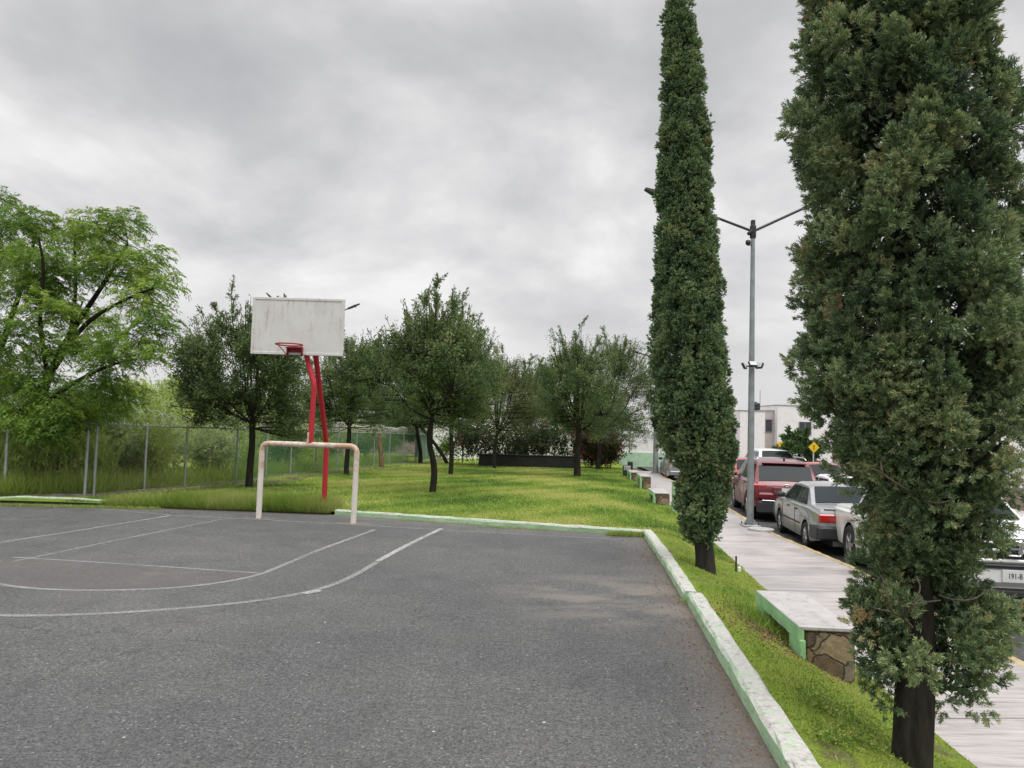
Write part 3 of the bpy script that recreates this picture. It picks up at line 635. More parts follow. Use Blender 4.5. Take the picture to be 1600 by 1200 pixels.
def oak_px(name, label, bu, bv, uL, uR, vT, vB, seed, **k):
    b = L(bu, bv); y = b[1]; c = D((uL+uR)/2, (vT+vB)/2, y); rx = (D(uR, vT, y)[0]-D(uL, vT, y)[0])/2
    return oak(name, label, b, zat((uL+uR)/2, vT, y), zat((uL+uR)/2, vB, y), rx, seed, cxo=c[0]-b[0], **k)
oak_px('evergreen_tree', 'dark round evergreen tree near the fence, left of the white backboard', 389, 761, 288, 482, 455, 705, 11, trunk_r=.16, spiky=.55, ntips=560, per=95, trunk_top=1.9)
oak_px('evergreen_tree', 'evergreen tree whose trunk shows between the posts of the white goal', 541, 741, 474, 622, 505, 700, 12, trunk_r=.16, spiky=.7, ntips=400, per=80)
oak_px('evergreen_tree', 'tallest spiky topped tree in the middle of the lawn with slightly curved trunk', 675, 769, 576, 766, 420, 690, 13, trunk_r=.155, spiky=1.5, ntips=480, per=75)
oak_px('evergreen_tree', 'spiky tree with straight trunk close behind the tallest lawn tree', 704, 741, 640, 792, 440, 700, 14, trunk_r=.16, spiky=1.4, ntips=400, per=75)
oak_px('evergreen_tree', 'olive green tree with thin forked trunk in front of the dark low wall', 773, 732, 708, 866, 540, 705, 15, trunk_r=.14, spiky=.9, ntips=400, per=75, mat='olive')
oak_px('evergreen_tree', 'thick trunked evergreen tree at the right of the lawn', 902, 744, 832, 968, 498, 700, 16, trunk_r=.24, spiky=1.1, ntips=440, per=80)
oak_px('evergreen_tree', 'evergreen tree just behind the thick trunked one, beside the tall cypress', 934, 733, 893, 1030, 500, 715, 17, trunk_r=.2, spiky=1.0, ntips=440, per=80)
oak_px('evergreen_tree', 'dark evergreen tree with slim trunk at the far end of the green fence', 657, 723, 555, 690, 525, 695, 18, trunk_r=.2, spiky=.8, ntips=360, per=80, lsize=1.2)
oak_px('evergreen_tree', 'far tree with strongly slanting trunk in front of the white wall', 701, 724, 600, 740, 560, 690, 19, trunk_r=.17, spiky=.6, ntips=240, per=70, lsize=1.2, lean=(-1.6, 0))
# trees beyond the lawn
def far_tree(u0, u1, vT, vB, y, seed, label, mat='oak', name='far_tree', spiky=.5, group='trees beyond the lawn and fence', ntips=260):
    c = D((u0+u1)/2, vB, y); z0 = float(lawnz(c[0], y)); rx = (D(u1, vT, y)[0]-D(u0, vT, y)[0])/2
    return oak(name, label, (c[0], y, z0), zat((u0+u1)/2, vT, y), zat((u0+u1)/2, vB, y), rx, seed, ntips=ntips, per=110, mat=mat, trunk_r=.18, spiky=spiky, lsize=1.0+.35*(y/45)*rx/3, group=group)
far_tree(762, 882, 552, 712, 47, 31, 'dark tree beyond the dark low wall, between the olive and thick trunked trees')
far_tree(500, 600, 560, 690, 50, 32, 'dark far tree behind the fence, right of the white goal')
far_tree(185, 330, 588, 690, 46, 33, 'pale yellow green tree behind the fence, left of the round evergreen', 'wild', spiky=.3)
far_tree(300, 420, 610, 700, 52, 34, 'low pale tree far behind the round evergreen trunk', 'wild', spiky=.3)
far_tree(400, 520, 618, 700, 56, 35, 'grey green far tree behind the white goal crossbar', 'wildgrey', spiky=.3)
far_tree(90, 200, 612, 700, 38, 36, 'muted green tree behind the fence corner post', 'wildgrey', spiky=.3)
far_tree(-90, 90, 590, 720, 34, 37, 'dark green tree behind the leaning feathery tree', 'wilddark', spiky=.3)
far_tree(600, 700, 600, 700, 55, 38, 'dark tree far behind the end of the green fence')
far_tree(880, 990, 600, 712, 50, 39, 'dark tree behind the two right lawn trees', 'oak')

# ------------------------------------------------------------------ feathery tree at the left
def feathery():
    rng = np.random.default_rng(5); y0 = 18.3; base = np.array([D(-30, 760, y0)[0], y0, .0])
    root = thing('feathery_tree', 'bright green feathery leaved tree leaning in over the left fence', 'tree', base)
    tb = TB(); toL = lambda u, v, dy=0: D(u, v, y0+dy)-base
    limbs = [[(-30, 770, 0), (5, 710, 0), (30, 670, -.2), (75, 590, -.5), (110, 520, -.8), (165, 440, -1), (200, 380, -1)],
             [(-25, 765, .2), (-5, 690, .5), (-20, 600, .8), (10, 520, .6), (40, 430, .3), (60, 350, 0)],
             [(85, 575, -.5), (130, 505, -1.4), (190, 470, -2), (240, 450, -2.2)],
             [(10, 715, 0), (40, 668, .8), (62, 640, 1.2), (90, 560, 1.4), (130, 470, 1.6)],
             [(20, 690, 0), (60, 640, -1.2), (110, 600, -2.0), (170, 570, -2.5), (215, 560, -2.6)],
             [(-10, 640, .5), (-70, 520, 0), (-120, 420, -.5)], [(-5, 700, .3), (-60, 600, -1.5), (-100, 500, -2)],
             [(0, 740, 0), (30, 712, -.6), (60, 688, -.8), (80, 668, -1)],
             [(110, 520, -.8), (120, 450, -.4), (115, 380, -.2), (125, 340, -.2)], [(75, 590, -.5), (60, 500, -1.5), (70, 420, -2), (60, 370, -2.2)]]
    S = []
    for i, l in enumerate(limbs):
        P = smooth_pts([toL(*p) for p in l], 2); r0 = [.17, .15, .07, .1, .07, .09, .08, .06, .05, .06][i]
        tb.add(P, np.linspace(r0, .018, len(P)), 8); S.append(P)
    S = np.concatenate(S)
    # clump centres, surveyed to the crown outline
    cl = [(0, 350, 0, 60), (40, 345, -1, 50), (100, 360, -.5, 50), (150, 355, -1, 50), (190, 345, -1, 45), (225, 400, -1.4, 45), (250, 440, -1.8, 40), (60, 400, -1.5, 55), (120, 420, -1.2, 55), (180, 410, -1, 50), (30, 450, -1.5, 60), (80, 480, -1.8, 50), (215, 470, -2, 45), (245, 505, -2.2, 40), (200, 530, -2.4, 45), (225, 550, -2.5, 35), (30, 520, -1.8, 55), (100, 540, -1.6, 45), (165, 560, -2.3, 40), (150, 600, -2, 45), (190, 615, -1.6, 40), (60, 600, -1.6, 45), (30, 640, -1.6, 45), (90, 640, -1.8, 45), (100, 665, -1.8, 30), (10, 590, -1, 50), (-40, 400, 0, 70), (-60, 480, -1, 70), (-40, 560, -1, 60), (-90, 420, 0, 70), (-40, 640, -1.3, 50), (170, 640, -1, 40), (0, 310, .3, 30), (110, 480, 1.2, 45), (50, 560, 1.2, 50), (160, 500, 1, 40), (130, 620, 1.2, 50), (20, 400, 1.5, 60), (150, 390, 1.2, 50), (210, 440, 0, 40), (45, 655, -1.9, 40), (75, 672, -2, 28), (120, 645, -1.6, 38), (70, 440, -1.2, 50), (140, 540, .4, 45)]
    LP = []; LD = []; LT = []
    for (u, v, dy, rp) in cl:
        c = toL(u, v, dy); rr = rp/FPX*y0*.72; nf = int(125*(rp/50)**1.6); ct = rng.normal(.5, .14)
        s = S[np.linalg.norm(S-c, axis=1).argmin()]
        tb.add(smooth_pts([s, (s+c)/2+[0, 0, .1], c], 1), np.linspace(.025, .006, 6)[:len(smooth_pts([s, c, c], 1))] if False else .012, 4)
        for k in range(nf):
            o = norm(rng.normal(size=3))*rr*rng.random()**.45; o[2] *= .75; p = c+o
            g = norm(np.array([o[0], o[1], 0])*1.2/rr+rng.normal(0, .5, 3)+[.15, 0, .15]); ln = rng.uniform(.22, .42); m = 11
            t = np.linspace(.1, 1, m); ax = p+g*ln*t[:, None]+np.array([0, 0, -1])*(ln*.55*t**2)[:, None]
            if rng.random() < .3: tb.add(np.stack([c+(p-c)*.5, p, ax[-1]]), .004, 3)
            tg = norm(np.gradient(ax, axis=0)); sd_ = norm(np.cross(tg, [0, 0, 1.0]))
            for sg in (-1, 1):
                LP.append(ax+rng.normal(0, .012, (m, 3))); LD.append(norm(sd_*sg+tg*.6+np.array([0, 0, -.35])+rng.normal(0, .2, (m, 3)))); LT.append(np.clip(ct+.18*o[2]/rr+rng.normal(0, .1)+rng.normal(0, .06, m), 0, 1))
    LP = np.concatenate(LP); LD = np.concatenate(LD); LT = np.concatenate(LT); n = len(LP)
    V, Fq = leaf_quads(LP, LD, rng.uniform(.075, .13, n), rng.uniform(.017, .028, n), rng)
    tb.build('trunk', MAT['oakbark'], root); mesh_np('crown', V, Fq, MAT['feather'], root, LT)
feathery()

# ------------------------------------------------------------------ cypresses
def cypress(label, y, prof, base, trunk, seed, n_cl, n_pl, n_nd, cl_r, nd_len, nd_w, mat, brown=.03, extra=(), twigs=0, inner=.25, shell=(.78, 1.0), up=1.0, n_fill=9000, spread=3, lobes=(300, .2, 5), xlobes=(), cut=None):
    rng = np.random.default_rng(seed); root = thing('cypress_tree', label, 'tree', base, 0, 'cypress trees on the grass strip')
    pr = []
    for v, a, b in prof:
        pa = D(a, v, y); pb = D(b, v, y); da = norm(pa[:2]); db = norm(pb[:2]); bi = norm(da+db); cc_ = bi*(y/bi[1]); ha = math.acos(min(1, float(da@db)))/2
        pr.append(((pa[2]+pb[2])/2-base[2], cc_[0]-base[0], np.linalg.norm(cc_)*math.sin(ha)))
    pr += list(extra); pr.sort(); pz, pcx, prr = [np.array(c) for c in zip(*pr)]
    # sample heights by area
    zs = np.linspace(pz[0], pz[-1], 400); wgt = np.interp(zs, pz, prr)+.05; cdf = np.cumsum(wgt); cdf /= cdf[-1]
    def spots(n, lo, hi, k):
        pts = np.zeros((0, 3))
        for i in range(n):
            z = np.interp(rng.random(k), cdf, zs); th = rng.random(k)*2*np.pi; rad = np.interp(z, pz, prr)
            lob = np.clip(1+.07*np.sin(3*th+z*2.2)+.05*np.sin(5*th-z*4.1+1), .86, 1.08)
            rr = np.maximum((rad-cl_r*.75-lobes[1]*.75)*rng.uniform(lo, hi, k)*lob, 0)
            c = np.stack([np.interp(z, pz, pcx)+rr*np.cos(th), rr*np.sin(th), z], -1)
            if i: c = c[[np.linalg.norm(pts[:i]-q, axis=1).min() for q in c].index(max(np.linalg.norm(pts[:i]-q, axis=1).min() for q in c))][None]
            else: c = c[:1]
            pts = np.concatenate([pts, c])
        return pts
    nlobe, lr, per_l = lobes
    Lc = spots(nlobe, shell[0], shell[1], spread); lt = np.clip(rng.normal(.42, .17, nlobe), .02, .85)
    for q in xlobes: Lc = np.concatenate([Lc, [D(q[0], q[1], y+q[2])-base]]); lt = np.r_[lt, q[3]]
    nlobe = len(Lc)
    lo_ = norm(np.stack([Lc[:, 0]-np.interp(Lc[:, 2], pz, pcx), Lc[:, 1], np.zeros(nlobe)], -1))
    li = np.repeat(np.arange(nlobe), per_l); dirs = norm(rng.normal(size=(len(li), 3))*.8+lo_[li]*.75+[0, 0, .35])
    ls = lr*rng.uniform(.7, 1.2, nlobe); C = Lc[li]+dirs*(ls[li]*rng.uniform(.45, 1, len(li)))[:, None]*np.array([.9, .9, 1.35])
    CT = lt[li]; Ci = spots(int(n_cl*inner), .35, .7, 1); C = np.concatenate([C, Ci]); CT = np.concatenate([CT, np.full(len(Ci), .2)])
    DI = np.concatenate([dirs, norm(rng.normal(size=Ci.shape))]); n_cl = len(C)
    if cut is not None: kk = ~cut(C); C = C[kk]; CT = CT[kk]; DI = DI[kk]; n_cl = len(C)
    n_cl = len(C); out = norm(C-np.stack([np.interp(C[:, 2], pz, pcx), np.zeros(n_cl), C[:, 2]], -1))
    ct = np.clip(CT+rng.normal(0, .07, n_cl), 0, .92); ct[rng.random(n_cl) < brown] = 1.25
    cax = norm(DI*.7+np.array([0, 0, up*.6])+rng.normal(0, .2, (n_cl, 3)))
    # plumes
    n = n_cl*n_pl; ci = np.repeat(np.arange(n_cl), n_pl)
    od = norm(rng.normal(size=(n, 3))+cax[ci]*.5); off = od*(rng.uniform(.25, 1, n)**.6)[:, None]*cl_r*.8; off = off+cax[ci]*((od*cax[ci]).sum(1)*cl_r*.4)[:, None]
    PB = C[ci]+off; pax = norm(cax[ci]*.6+od*.95+rng.normal(0, .2, (n, 3)))
    pt = ct[ci]+rng.normal(0, .1, n); plen = cl_r*rng.uniform(.4, .75, n)
    # sprays along each plume
    N_ = n*n_nd; pi_ = np.repeat(np.arange(n), n_nd); t = rng.random(N_)
    NP = PB[pi_]+pax[pi_]*(plen[pi_]*t)[:, None]+rng.normal(0, .11, (N_, 3))*cl_r*(1-.5*t)[:, None]
    ND = norm(pax[pi_]*1.15+rng.normal(0, .52, (N_, 3)))
    V, Fq = leaf_quads(NP, ND, nd_len*rng.uniform(.6, 1.3, N_), nd_w*rng.uniform(.7, 1.3, N_), rng)
    T = np.clip(pt[pi_]+.34*(t-.5)+rng.normal(0, .09, N_), 0, 1)
    # coarser dark filler sprays, added inside to block light and shade the gaps
    ni = n_fill; zi = np.interp(rng.random(ni), cdf, zs); ti = rng.random(ni)*6.283; ri = np.maximum(np.interp(zi, pz, prr)*.72*rng.random(ni)**.5-.02, 0)
    IP = np.stack([np.interp(zi, pz, pcx)+ri*np.cos(ti), ri*np.sin(ti), zi], -1)
    if cut is not None: IP = IP[~cut(IP)]
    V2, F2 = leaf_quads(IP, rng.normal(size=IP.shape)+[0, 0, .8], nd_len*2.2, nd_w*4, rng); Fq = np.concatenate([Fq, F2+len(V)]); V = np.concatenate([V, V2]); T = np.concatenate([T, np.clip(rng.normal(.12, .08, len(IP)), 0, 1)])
    # trunk with limbs
    tb = TB(); P = smooth_pts([np.asarray(p) for p in trunk[0]], 2); r_ = np.interp(np.linspace(0, 1, len(P)), np.linspace(0, 1, len(trunk[1])), trunk[1])
    v, f = tube(P, r_, 16); v = v.reshape(len(P), 16, 3); k = 1+.07*np.sin(np.arange(16)*2*np.pi*4/16)[None, :]+.05*np.sin(np.arange(16)*2*np.pi*2/16+P[:, 2][:, None]*3)
    v = P[:, None]+(v-P[:, None])*k[..., None]; tb.V.append(v.reshape(-1, 3)); tb.F.append(f); tb.n += 16*len(P)
    for i in rng.choice(n_cl, min(n_cl, 150), replace=False):
        e = C[i]; s = np.array([np.interp(e[2]-.35, P[:, 2], P[:, 0]), 0, max(e[2]-.4, .55)])
        tb.add(smooth_pts([s, s+(e-s)*.6+[0, 0, -.06], e], 1), np.linspace(.022, .006, 6)[:len(smooth_pts([s, e, e], 1))], 4)
    tb.build('trunk', MAT['cybark'], root); mesh_np('crown', V, Fq, MAT[mat], root, T)
    return root, P
mb_ = L(1102, 890); ym = mb_[1]
pm = [(-35, 1052, 1062), (0, 1036, 1078), (60, 1034, 1091), (100, 1034, 1098), (200, 1030, 1108), (300, 1027, 1113), (400, 1023, 1122), (500, 1017, 1131), (560, 1018, 1138), (620, 1018, 1146), (660, 1021, 1149), (700, 1032, 1151), (728, 1050, 1150), (745, 1062, 1142), (765, 1054, 1138), (800, 1050, 1134), (830, 1062, 1128), (852, 1080, 1118)]
trm = [D(u, v, ym)-mb_ for u, v in ((1102, 893), (1102, 870), (1098, 845), (1093, 740), (1085, 400), (1060, 60))]; trm[0][2] = -.1
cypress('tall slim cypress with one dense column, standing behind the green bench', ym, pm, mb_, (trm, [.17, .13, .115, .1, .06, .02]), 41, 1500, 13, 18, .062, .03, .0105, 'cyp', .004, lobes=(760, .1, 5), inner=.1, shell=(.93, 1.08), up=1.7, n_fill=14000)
nb = G(1424, 1195, -.14); yn = nb[1]
pn = [(0, 1244, 1546), (100, 1236, 1576), (180, 1226, 1608), (300, 1240, 1624), (400, 1244, 1632), (500, 1250, 1642), (600, 1245, 1644), (660, 1256, 1640), (720, 1284, 1634), (780, 1306, 1620), (805, 1335, 1575), (850, 1345, 1556), (900, 1336, 1556), (950, 1328, 1572), (1000, 1326, 1572), (1050, 1348, 1568), (1085, 1378, 1550)]
trn = [D(u, v, yn)-nb for u, v in ((1422, 1215), (1425, 1190), (1428, 1130), (1432, 1000), (1425, 850), (1415, 600), (1410, 100), (1405, -500))]
top = [(8.6, -.1, .05), (8.0, -.1, .2), (6.8, -.1, .42), (5.6, -.05, .56)]
def near_cut(C):      # the gap on the right of the trunk below the crown, and the trunk's own bare foot
    u = C[:, 0]; z = C[:, 2]
    return (z < .85) & (u > -.02) & (u < .17) | ((z < .62) & (u < .16) & (u > -.12)) | ((z < 1.25) & (u < .12) & (u > -.12) & (C[:, 1] < -.1)) | ((z < .72) & (u > .5)) | ((z < 1.0) & (z > .7) & (u > -.05) & (u < .15) & (C[:, 1] < 0))
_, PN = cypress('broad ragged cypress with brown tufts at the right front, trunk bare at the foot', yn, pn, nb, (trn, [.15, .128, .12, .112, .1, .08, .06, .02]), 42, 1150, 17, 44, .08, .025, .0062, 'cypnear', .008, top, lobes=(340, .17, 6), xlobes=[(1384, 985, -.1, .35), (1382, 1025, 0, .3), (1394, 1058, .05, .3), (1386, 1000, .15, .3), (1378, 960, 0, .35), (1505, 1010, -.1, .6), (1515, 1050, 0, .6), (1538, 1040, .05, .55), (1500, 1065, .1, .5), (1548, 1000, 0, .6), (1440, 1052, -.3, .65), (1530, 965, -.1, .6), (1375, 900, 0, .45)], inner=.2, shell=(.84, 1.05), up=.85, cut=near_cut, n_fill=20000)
# dead grey twigs on the bare lower trunk
tr = bpy.data.objects['cypress_tree.001']
rng = np.random.default_rng(77)
def twig(pts, r=.007):
    tb = TB(); tb.add(smooth_pts([D(u, v, yn+dy)-nb for u, v, dy in pts], 2), np.linspace(r, .0025, len(smooth_pts([0*nb]*len(pts), 2))), 5); tb.build('dead_twig', MAT['twig'], tr)
twig([(1425, 980, -.3), (1412, 965, -.5), (1390, 955, -.55), (1370, 952, -.5), (1355, 945, -.5)], .009)
twig([(1412, 968, -.5), (1425, 945, -.6), (1440, 920, -.6), (1432, 900, -.55)]); twig([(1425, 945, -.6), (1450, 940, -.6), (1470, 938, -.55)])
twig([(1395, 957, -.55), (1385, 935, -.6), (1388, 915, -.6), (1375, 900, -.6)]); twig([(1412, 965, -.5), (1405, 940, -.6), (1398, 930, -.6)])
twig([(1468, 930, -.3), (1490, 938, -.5), (1520, 938, -.55), (1540, 925, -.5), (1538, 910, -.5)]); twig([(1425, 770, -.3), (1400, 755, -.55), (1385, 745, -.6), (1378, 738, -.62), (1376, 720, -.6)])
twig([(1385, 745, -.6), (1372, 735, -.6), (1360, 732, -.6)]); twig([(1440, 780, -.3), (1465, 788, -.55), (1490, 780, -.6)])


# ------------------------------------------------------------------ shrubs
def shrub(name, label, c, rx, ry, h, seed, mat, n=4500, ln=(.05, .1), wd=.022, grassy=0.0, group=None, lobes=7, flowers=0):
    rng = np.random.default_rng(seed); root = thing(name, label, 'shrub', c, 0, group); tb = TB(); LP = []; LD = []; LT = []
    for i in range(lobes):
        a = rng.random()*6.28; q = rng.random()**.5; lc = np.array([rx*q*.7*math.cos(a), ry*q*.7*math.sin(a), h*rng.uniform(.3, .72)]); lr = np.array([rx*.5, ry*.5, h*.36])*rng.uniform(.7, 1.1)
        tb.add(smooth_pts([np.array([lc[0]*.3, lc[1]*.3, -.05]), lc*[.7, .7, .5], lc], 1), .014, 4)
        k = n//lobes; u = norm(rng.normal(size=(k, 3)))*(rng.random(k)**.45)[:, None]; p = lc+u*lr
        st = rng.integers(0, 26, k); so = norm(rng.normal(size=(26, 3))*[1, 1, .5]+[0, 0, .7+grassy]); sb = lc+norm(rng.normal(size=(26, 3)))*lr*.75
        t = rng.random(k); p = np.where((rng.random(k) < .55)[:, None], sb[st]+so[st]*(t*.45*h)[:, None]+rng.normal(0, .03, (k, 3)), p)
        p[:, 2] = np.maximum(p[:, 2], .02)
        LP.append(p); LD.append(norm(so[st]*(.6+grassy)+rng.normal(0, .6, (k, 3)))); LT.append(np.clip(rng.normal(.45, .12)+rng.normal(0, .15, k)+.2*u[:, 2], 0, 1))
    LP = np.concatenate(LP); LD = np.concatenate(LD); LT = np.concatenate(LT); m = len(LP)
    V, Fq = leaf_quads(LP, LD, rng.uniform(*ln, m), wd*rng.uniform(.7, 1.3, m), rng)
    tb.build('stem', MAT['oakbark'], root); mesh_np('foliage', V, Fq, MAT[mat], root, LT)
    if flowers:
        i = rng.integers(0, m, flowers*6); cen = LP[i[:flowers]]; P = (cen[:, None]+rng.normal(0, .11, (flowers, 14, 3))).reshape(-1, 3)
        P = P + norm(P*[1, 1, .3])*.12
        V, Fq = leaf_quads(P, rng.normal(size=P.shape), .1, .075, rng); tag(mesh_np('blossom', V, Fq, MAT['flower'], root, rng.random(len(P))), kind='stuff')
    return root
WG = 'wild shrubs and weeds behind the fence'
wild = [(30, 17.6, 1.5, 2.0, 'wild', 'yellowish weed thicket behind the leftmost fence panel', 1.2), (95, 17.9, 1.3, 1.7, 'wild', 'yellowish weed thicket behind the fence, just left of the corner post', 1.2),
        (150, 19.5, 1.2, 1.9, 'wildgrey', 'grey green shrub behind the fence corner post', .2), (205, 20.0, 1.2, 1.7, 'wild', 'low yellow green shrub right of the fence corner post', .6),
        (262, 21.0, 1.7, 2.1, 'wild', 'rounded golden green shrub behind the second bay right of the corner', .8), (335, 23.5, 1.6, 2.0, 'wildgrey', 'pale grey green shrub left of the round evergreen trunk', .4),
        (420, 27, 1.8, 1.8, 'wild', 'yellow green weed thicket behind the left goal post', .8), (470, 29, 1.8, 1.9, 'wilddark', 'dark green shrub behind the fence in the middle of the goal', .4),
        (525, 33, 1.9, 1.9, 'wild', 'yellow green shrub behind the fence at the right goal post', .8), (580, 37, 2.0, 1.9, 'wilddark', 'dark shrub behind the green fence near the wooden stump', .4),
        (630, 43, 2.2, 1.9, 'wild', 'yellow green shrub at the far end behind the green fence', .6), (60, 23, 2.2, 2.6, 'wilddark', 'dark tall shrub behind the left weed thickets', .2),
        (180, 26, 2.2, 2.7, 'wilddark', 'dark tall shrub behind the low yellow green shrub', .2), (290, 29, 2.4, 2.6, 'wild', 'tall loose pale shrub behind the golden green shrub', .3), (400, 34, 2.6, 2.6, 'wilddark', 'tall dark shrub far behind the left goal post', .2), (-60, 19, 1.8, 2.2, 'wilddark', 'dark shrub at the left edge around the feathery tree trunk', .3)]
for i, (u, y, rx, h, m, lb, gr) in enumerate(wild):
    x = D(u, 720, y)[0]; x = min(x, float(fence_x(y))-.5-rx*.75) if y > 19 and u > 150 else x
    shrub('wild_shrub', lb, (x, y, float(lawnz(x, y))-.05), rx, rx*.8, h, 100+i, m, 12000, (.08, .17) if gr > .5 else (.07, .12), .03 if gr > .5 else .045, gr, WG)
BG = 'bougainvillea bushes by the dark low wall'
for i, (u, v, y, rx, h, lb) in enumerate([(745, 722, 41.6, 1.8, 2.7, 'dark bougainvillea with red blooms at the left end of the dark low wall'), (800, 722, 41.9, 1.5, 2.6, 'dark bougainvillea behind the dark low wall, right of the olive tree trunk'), (855, 722, 41.9, 1.5, 2.5, 'dark bougainvillea with a red tuft left of the thick trunked tree'), (922, 728, 42, 1.0, 1.9, 'reddish bougainvillea between the two right lawn tree trunks'), (952, 729, 43, 1.1, 2.0, 'red and orange bougainvillea right of the two right lawn tree trunks')]):
    p = D(u, v, y); shrub('bougainvillea', lb, (p[0], y, float(lawnz(p[0], y))-.05), rx, rx*.7, h, 140+i, 'boug', 5500, (.09, .15), .07, .1, BG, 8, [16, 10, 12, 50, 60][i])
p = D(696, 712, 50); shrub('bright_shrub', 'small bright yellow green shrub against the white wall', (p[0], 50, -.6), .7, .5, 1.3, 150, 'feather', 1500, (.1, .16), .08, .1)
# small street tree by the houses
def street_tree(u, y, label, uL, uR, vT, vB, seed, mat):
    c = D(u, 740, y); oak('street_tree', label, (c[0], y, RDZ), zat(u, vT, y), zat(u, vB, y), (D(uR, 700, y)[0]-D(uL, 700, y)[0])/2, seed, ntips=110, per=45, mat=mat, trunk_r=.09, spiky=.5, lsize=1.9, group='small street trees by the houses')
street_tree(1249, 34, 'small leafy street tree in front of the white house', 1216, 1284, 672, 735, 61, 'street')

# ------------------------------------------------------------------ grass
def blades(name, X, Y, Z, h, wd, mat, seed, tintf=None, tilt=.45):
    rng = np.random.default_rng(seed); n = len(X); P = np.stack([X, Y, Z], -1)
    d = np.stack([rng.normal(0, tilt, n), rng.normal(0, tilt, n), np.ones(n)], -1)
    V, Fq = leaf_quads(P, d, h, wd, rng); t = np.clip(rng.normal(.42, .16, n)+(tintf if tintf is not None else 0), 0, 1)
    return tag(mesh_np(name, V, Fq, MAT[mat], None, t), kind='stuff')
rng = np.random.default_rng(9)
def patch(x, y): return .1*np.sin(x*7.3+np.sin(y*5.1)*2)*np.sin(y*6.1+x)+.16*np.sin(x*1.1+.6*np.sin(y*.9))+.16*np.sin(y*.85+x*.4+2)+.1*np.sin(x*3.1-y*2.3)
# strip
n = 62000; yy = 2.5+(CORN[1]+.6-2.5)*rng.random(n)**1.3; tt = rng.random(n); xx = (xk(np.minimum(yy, CORN[1]))+.2)*(1-tt)+(xL(yy)+.02+.05*np.sin(yy*7)*rng.random(n))*tt
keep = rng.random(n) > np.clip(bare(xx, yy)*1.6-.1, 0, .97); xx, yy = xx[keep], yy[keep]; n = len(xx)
hh = rng.uniform(.014, .036, n)*(1+.5*(np.abs(xx-xL(yy)) < .12))
blades('grass', xx, yy, lawnz(xx, yy)-.005, hh, rng.uniform(.004, .008, n), 'stripblade', 21, patch(xx*1.6, yy*1.6)+.2+.25*(patch(xx*3+4, yy*2.2) > .12), .9)
# lawn
n = 260000; yy = 13.0+27*rng.random(n)**1.9; x0_ = np.maximum(fence_x(yy)+.15, -11); xx = x0_+(xL(yy)-x0_)*rng.random(n)
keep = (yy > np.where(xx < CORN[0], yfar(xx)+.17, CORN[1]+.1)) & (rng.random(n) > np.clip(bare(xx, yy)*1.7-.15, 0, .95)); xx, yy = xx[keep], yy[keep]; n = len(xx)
sc = 1+(yy-13)*.035
blades('grass', xx, yy, lawnz(xx, yy)-.01, rng.uniform(.03, .075, n)*np.sqrt(sc), rng.uniform(.008, .014, n)*sc, 'lawnblade', 22, 1.4*patch(xx, yy)+.06+.12*np.clip((yy-14)/6, 0, 1), .8)
# tall fringe along the court edge, left of the pole
n = 30000; u_ = rng.random(n); xa, xb = _c[1][0]-.4, _c[2][0]+.15; xx = xa+(xb-xa)*u_; dep = rng.random(n)**1.3; yy = yfar(xx)-.05+dep*(1.5-.3*u_)-.1*rng.random(n)
tall = np.clip(1-.75*np.abs(dep-.35), .25, 1)*(.55+.45*np.clip(u_*2.2, 0, 1))
blades('tall_grass', xx, yy, np.maximum(lawnz(xx, yy)-.03, 0), rng.uniform(.2, .5, n)*tall, rng.uniform(.006, .012, n), 'tallblade', 23, .12+.25*(dep-.3)+.15*np.sin(xx*3), .5)
# weeds along kerb feet, fence foot and the left kerb
xs_ = []; ys_ = []; hs_ = []
for (u0, v0, u1, v1, k, hm) in ((0, 790, 250, 796, 2500, .1), (745, 823, 860, 829, 500, .05), (950, 836, 1008, 838, 1600, .12), (1015, 845, 1030, 870, 350, .06), (1075, 945, 1068, 932, 160, .06), (620, 812, 760, 821, 300, .04)):
    a = G(u0, v0); b = G(u1, v1); t = rng.random(k); xs_.append(a[0]+(b[0]-a[0])*t+rng.normal(0, .03, k)); ys_.append(a[1]+(b[1]-a[1])*t-np.abs(rng.normal(0, .07, k))+.02); hs_.append(rng.uniform(.3, 1, k)*hm)
xx = np.concatenate(xs_); yy = np.concatenate(ys_); blades('weeds', xx, yy, np.zeros(len(xx)), np.concatenate(hs_), .009, 'tallblade', 24, .15, .7)
# weeds under the bench and around the fence foot
n = 900; xx = rng.normal(2.66, .16, n); yy = rng.normal(7.75, .3, n); blades('weeds', xx, yy, lawnz(xx, yy), rng.uniform(.04, .16, n), .008, 'tallblade', 25, -.1, .6)
n = 7000; yy = 17+26*rng.random(n)**1.4; xx = fence_x(yy)-.1-np.abs(rng.normal(0, .5, n)); blades('weeds', xx, yy, lawnz(xx, yy), rng.uniform(.15, .8, n), .014, 'wildblade', 26, .1, .35)
n = 3500; t = rng.random(n); a = G(-150, 779); b = FB[0]; xx = a[0]+(b[0]-a[0])*t; yy = a[1]+(b[1]-a[1])*t+np.abs(rng.normal(.15, .35, n)); blades('weeds', xx, yy, np.full(n, .02), rng.uniform(.2, .7, n), .012, 'wildblade', 27, .05, .35)
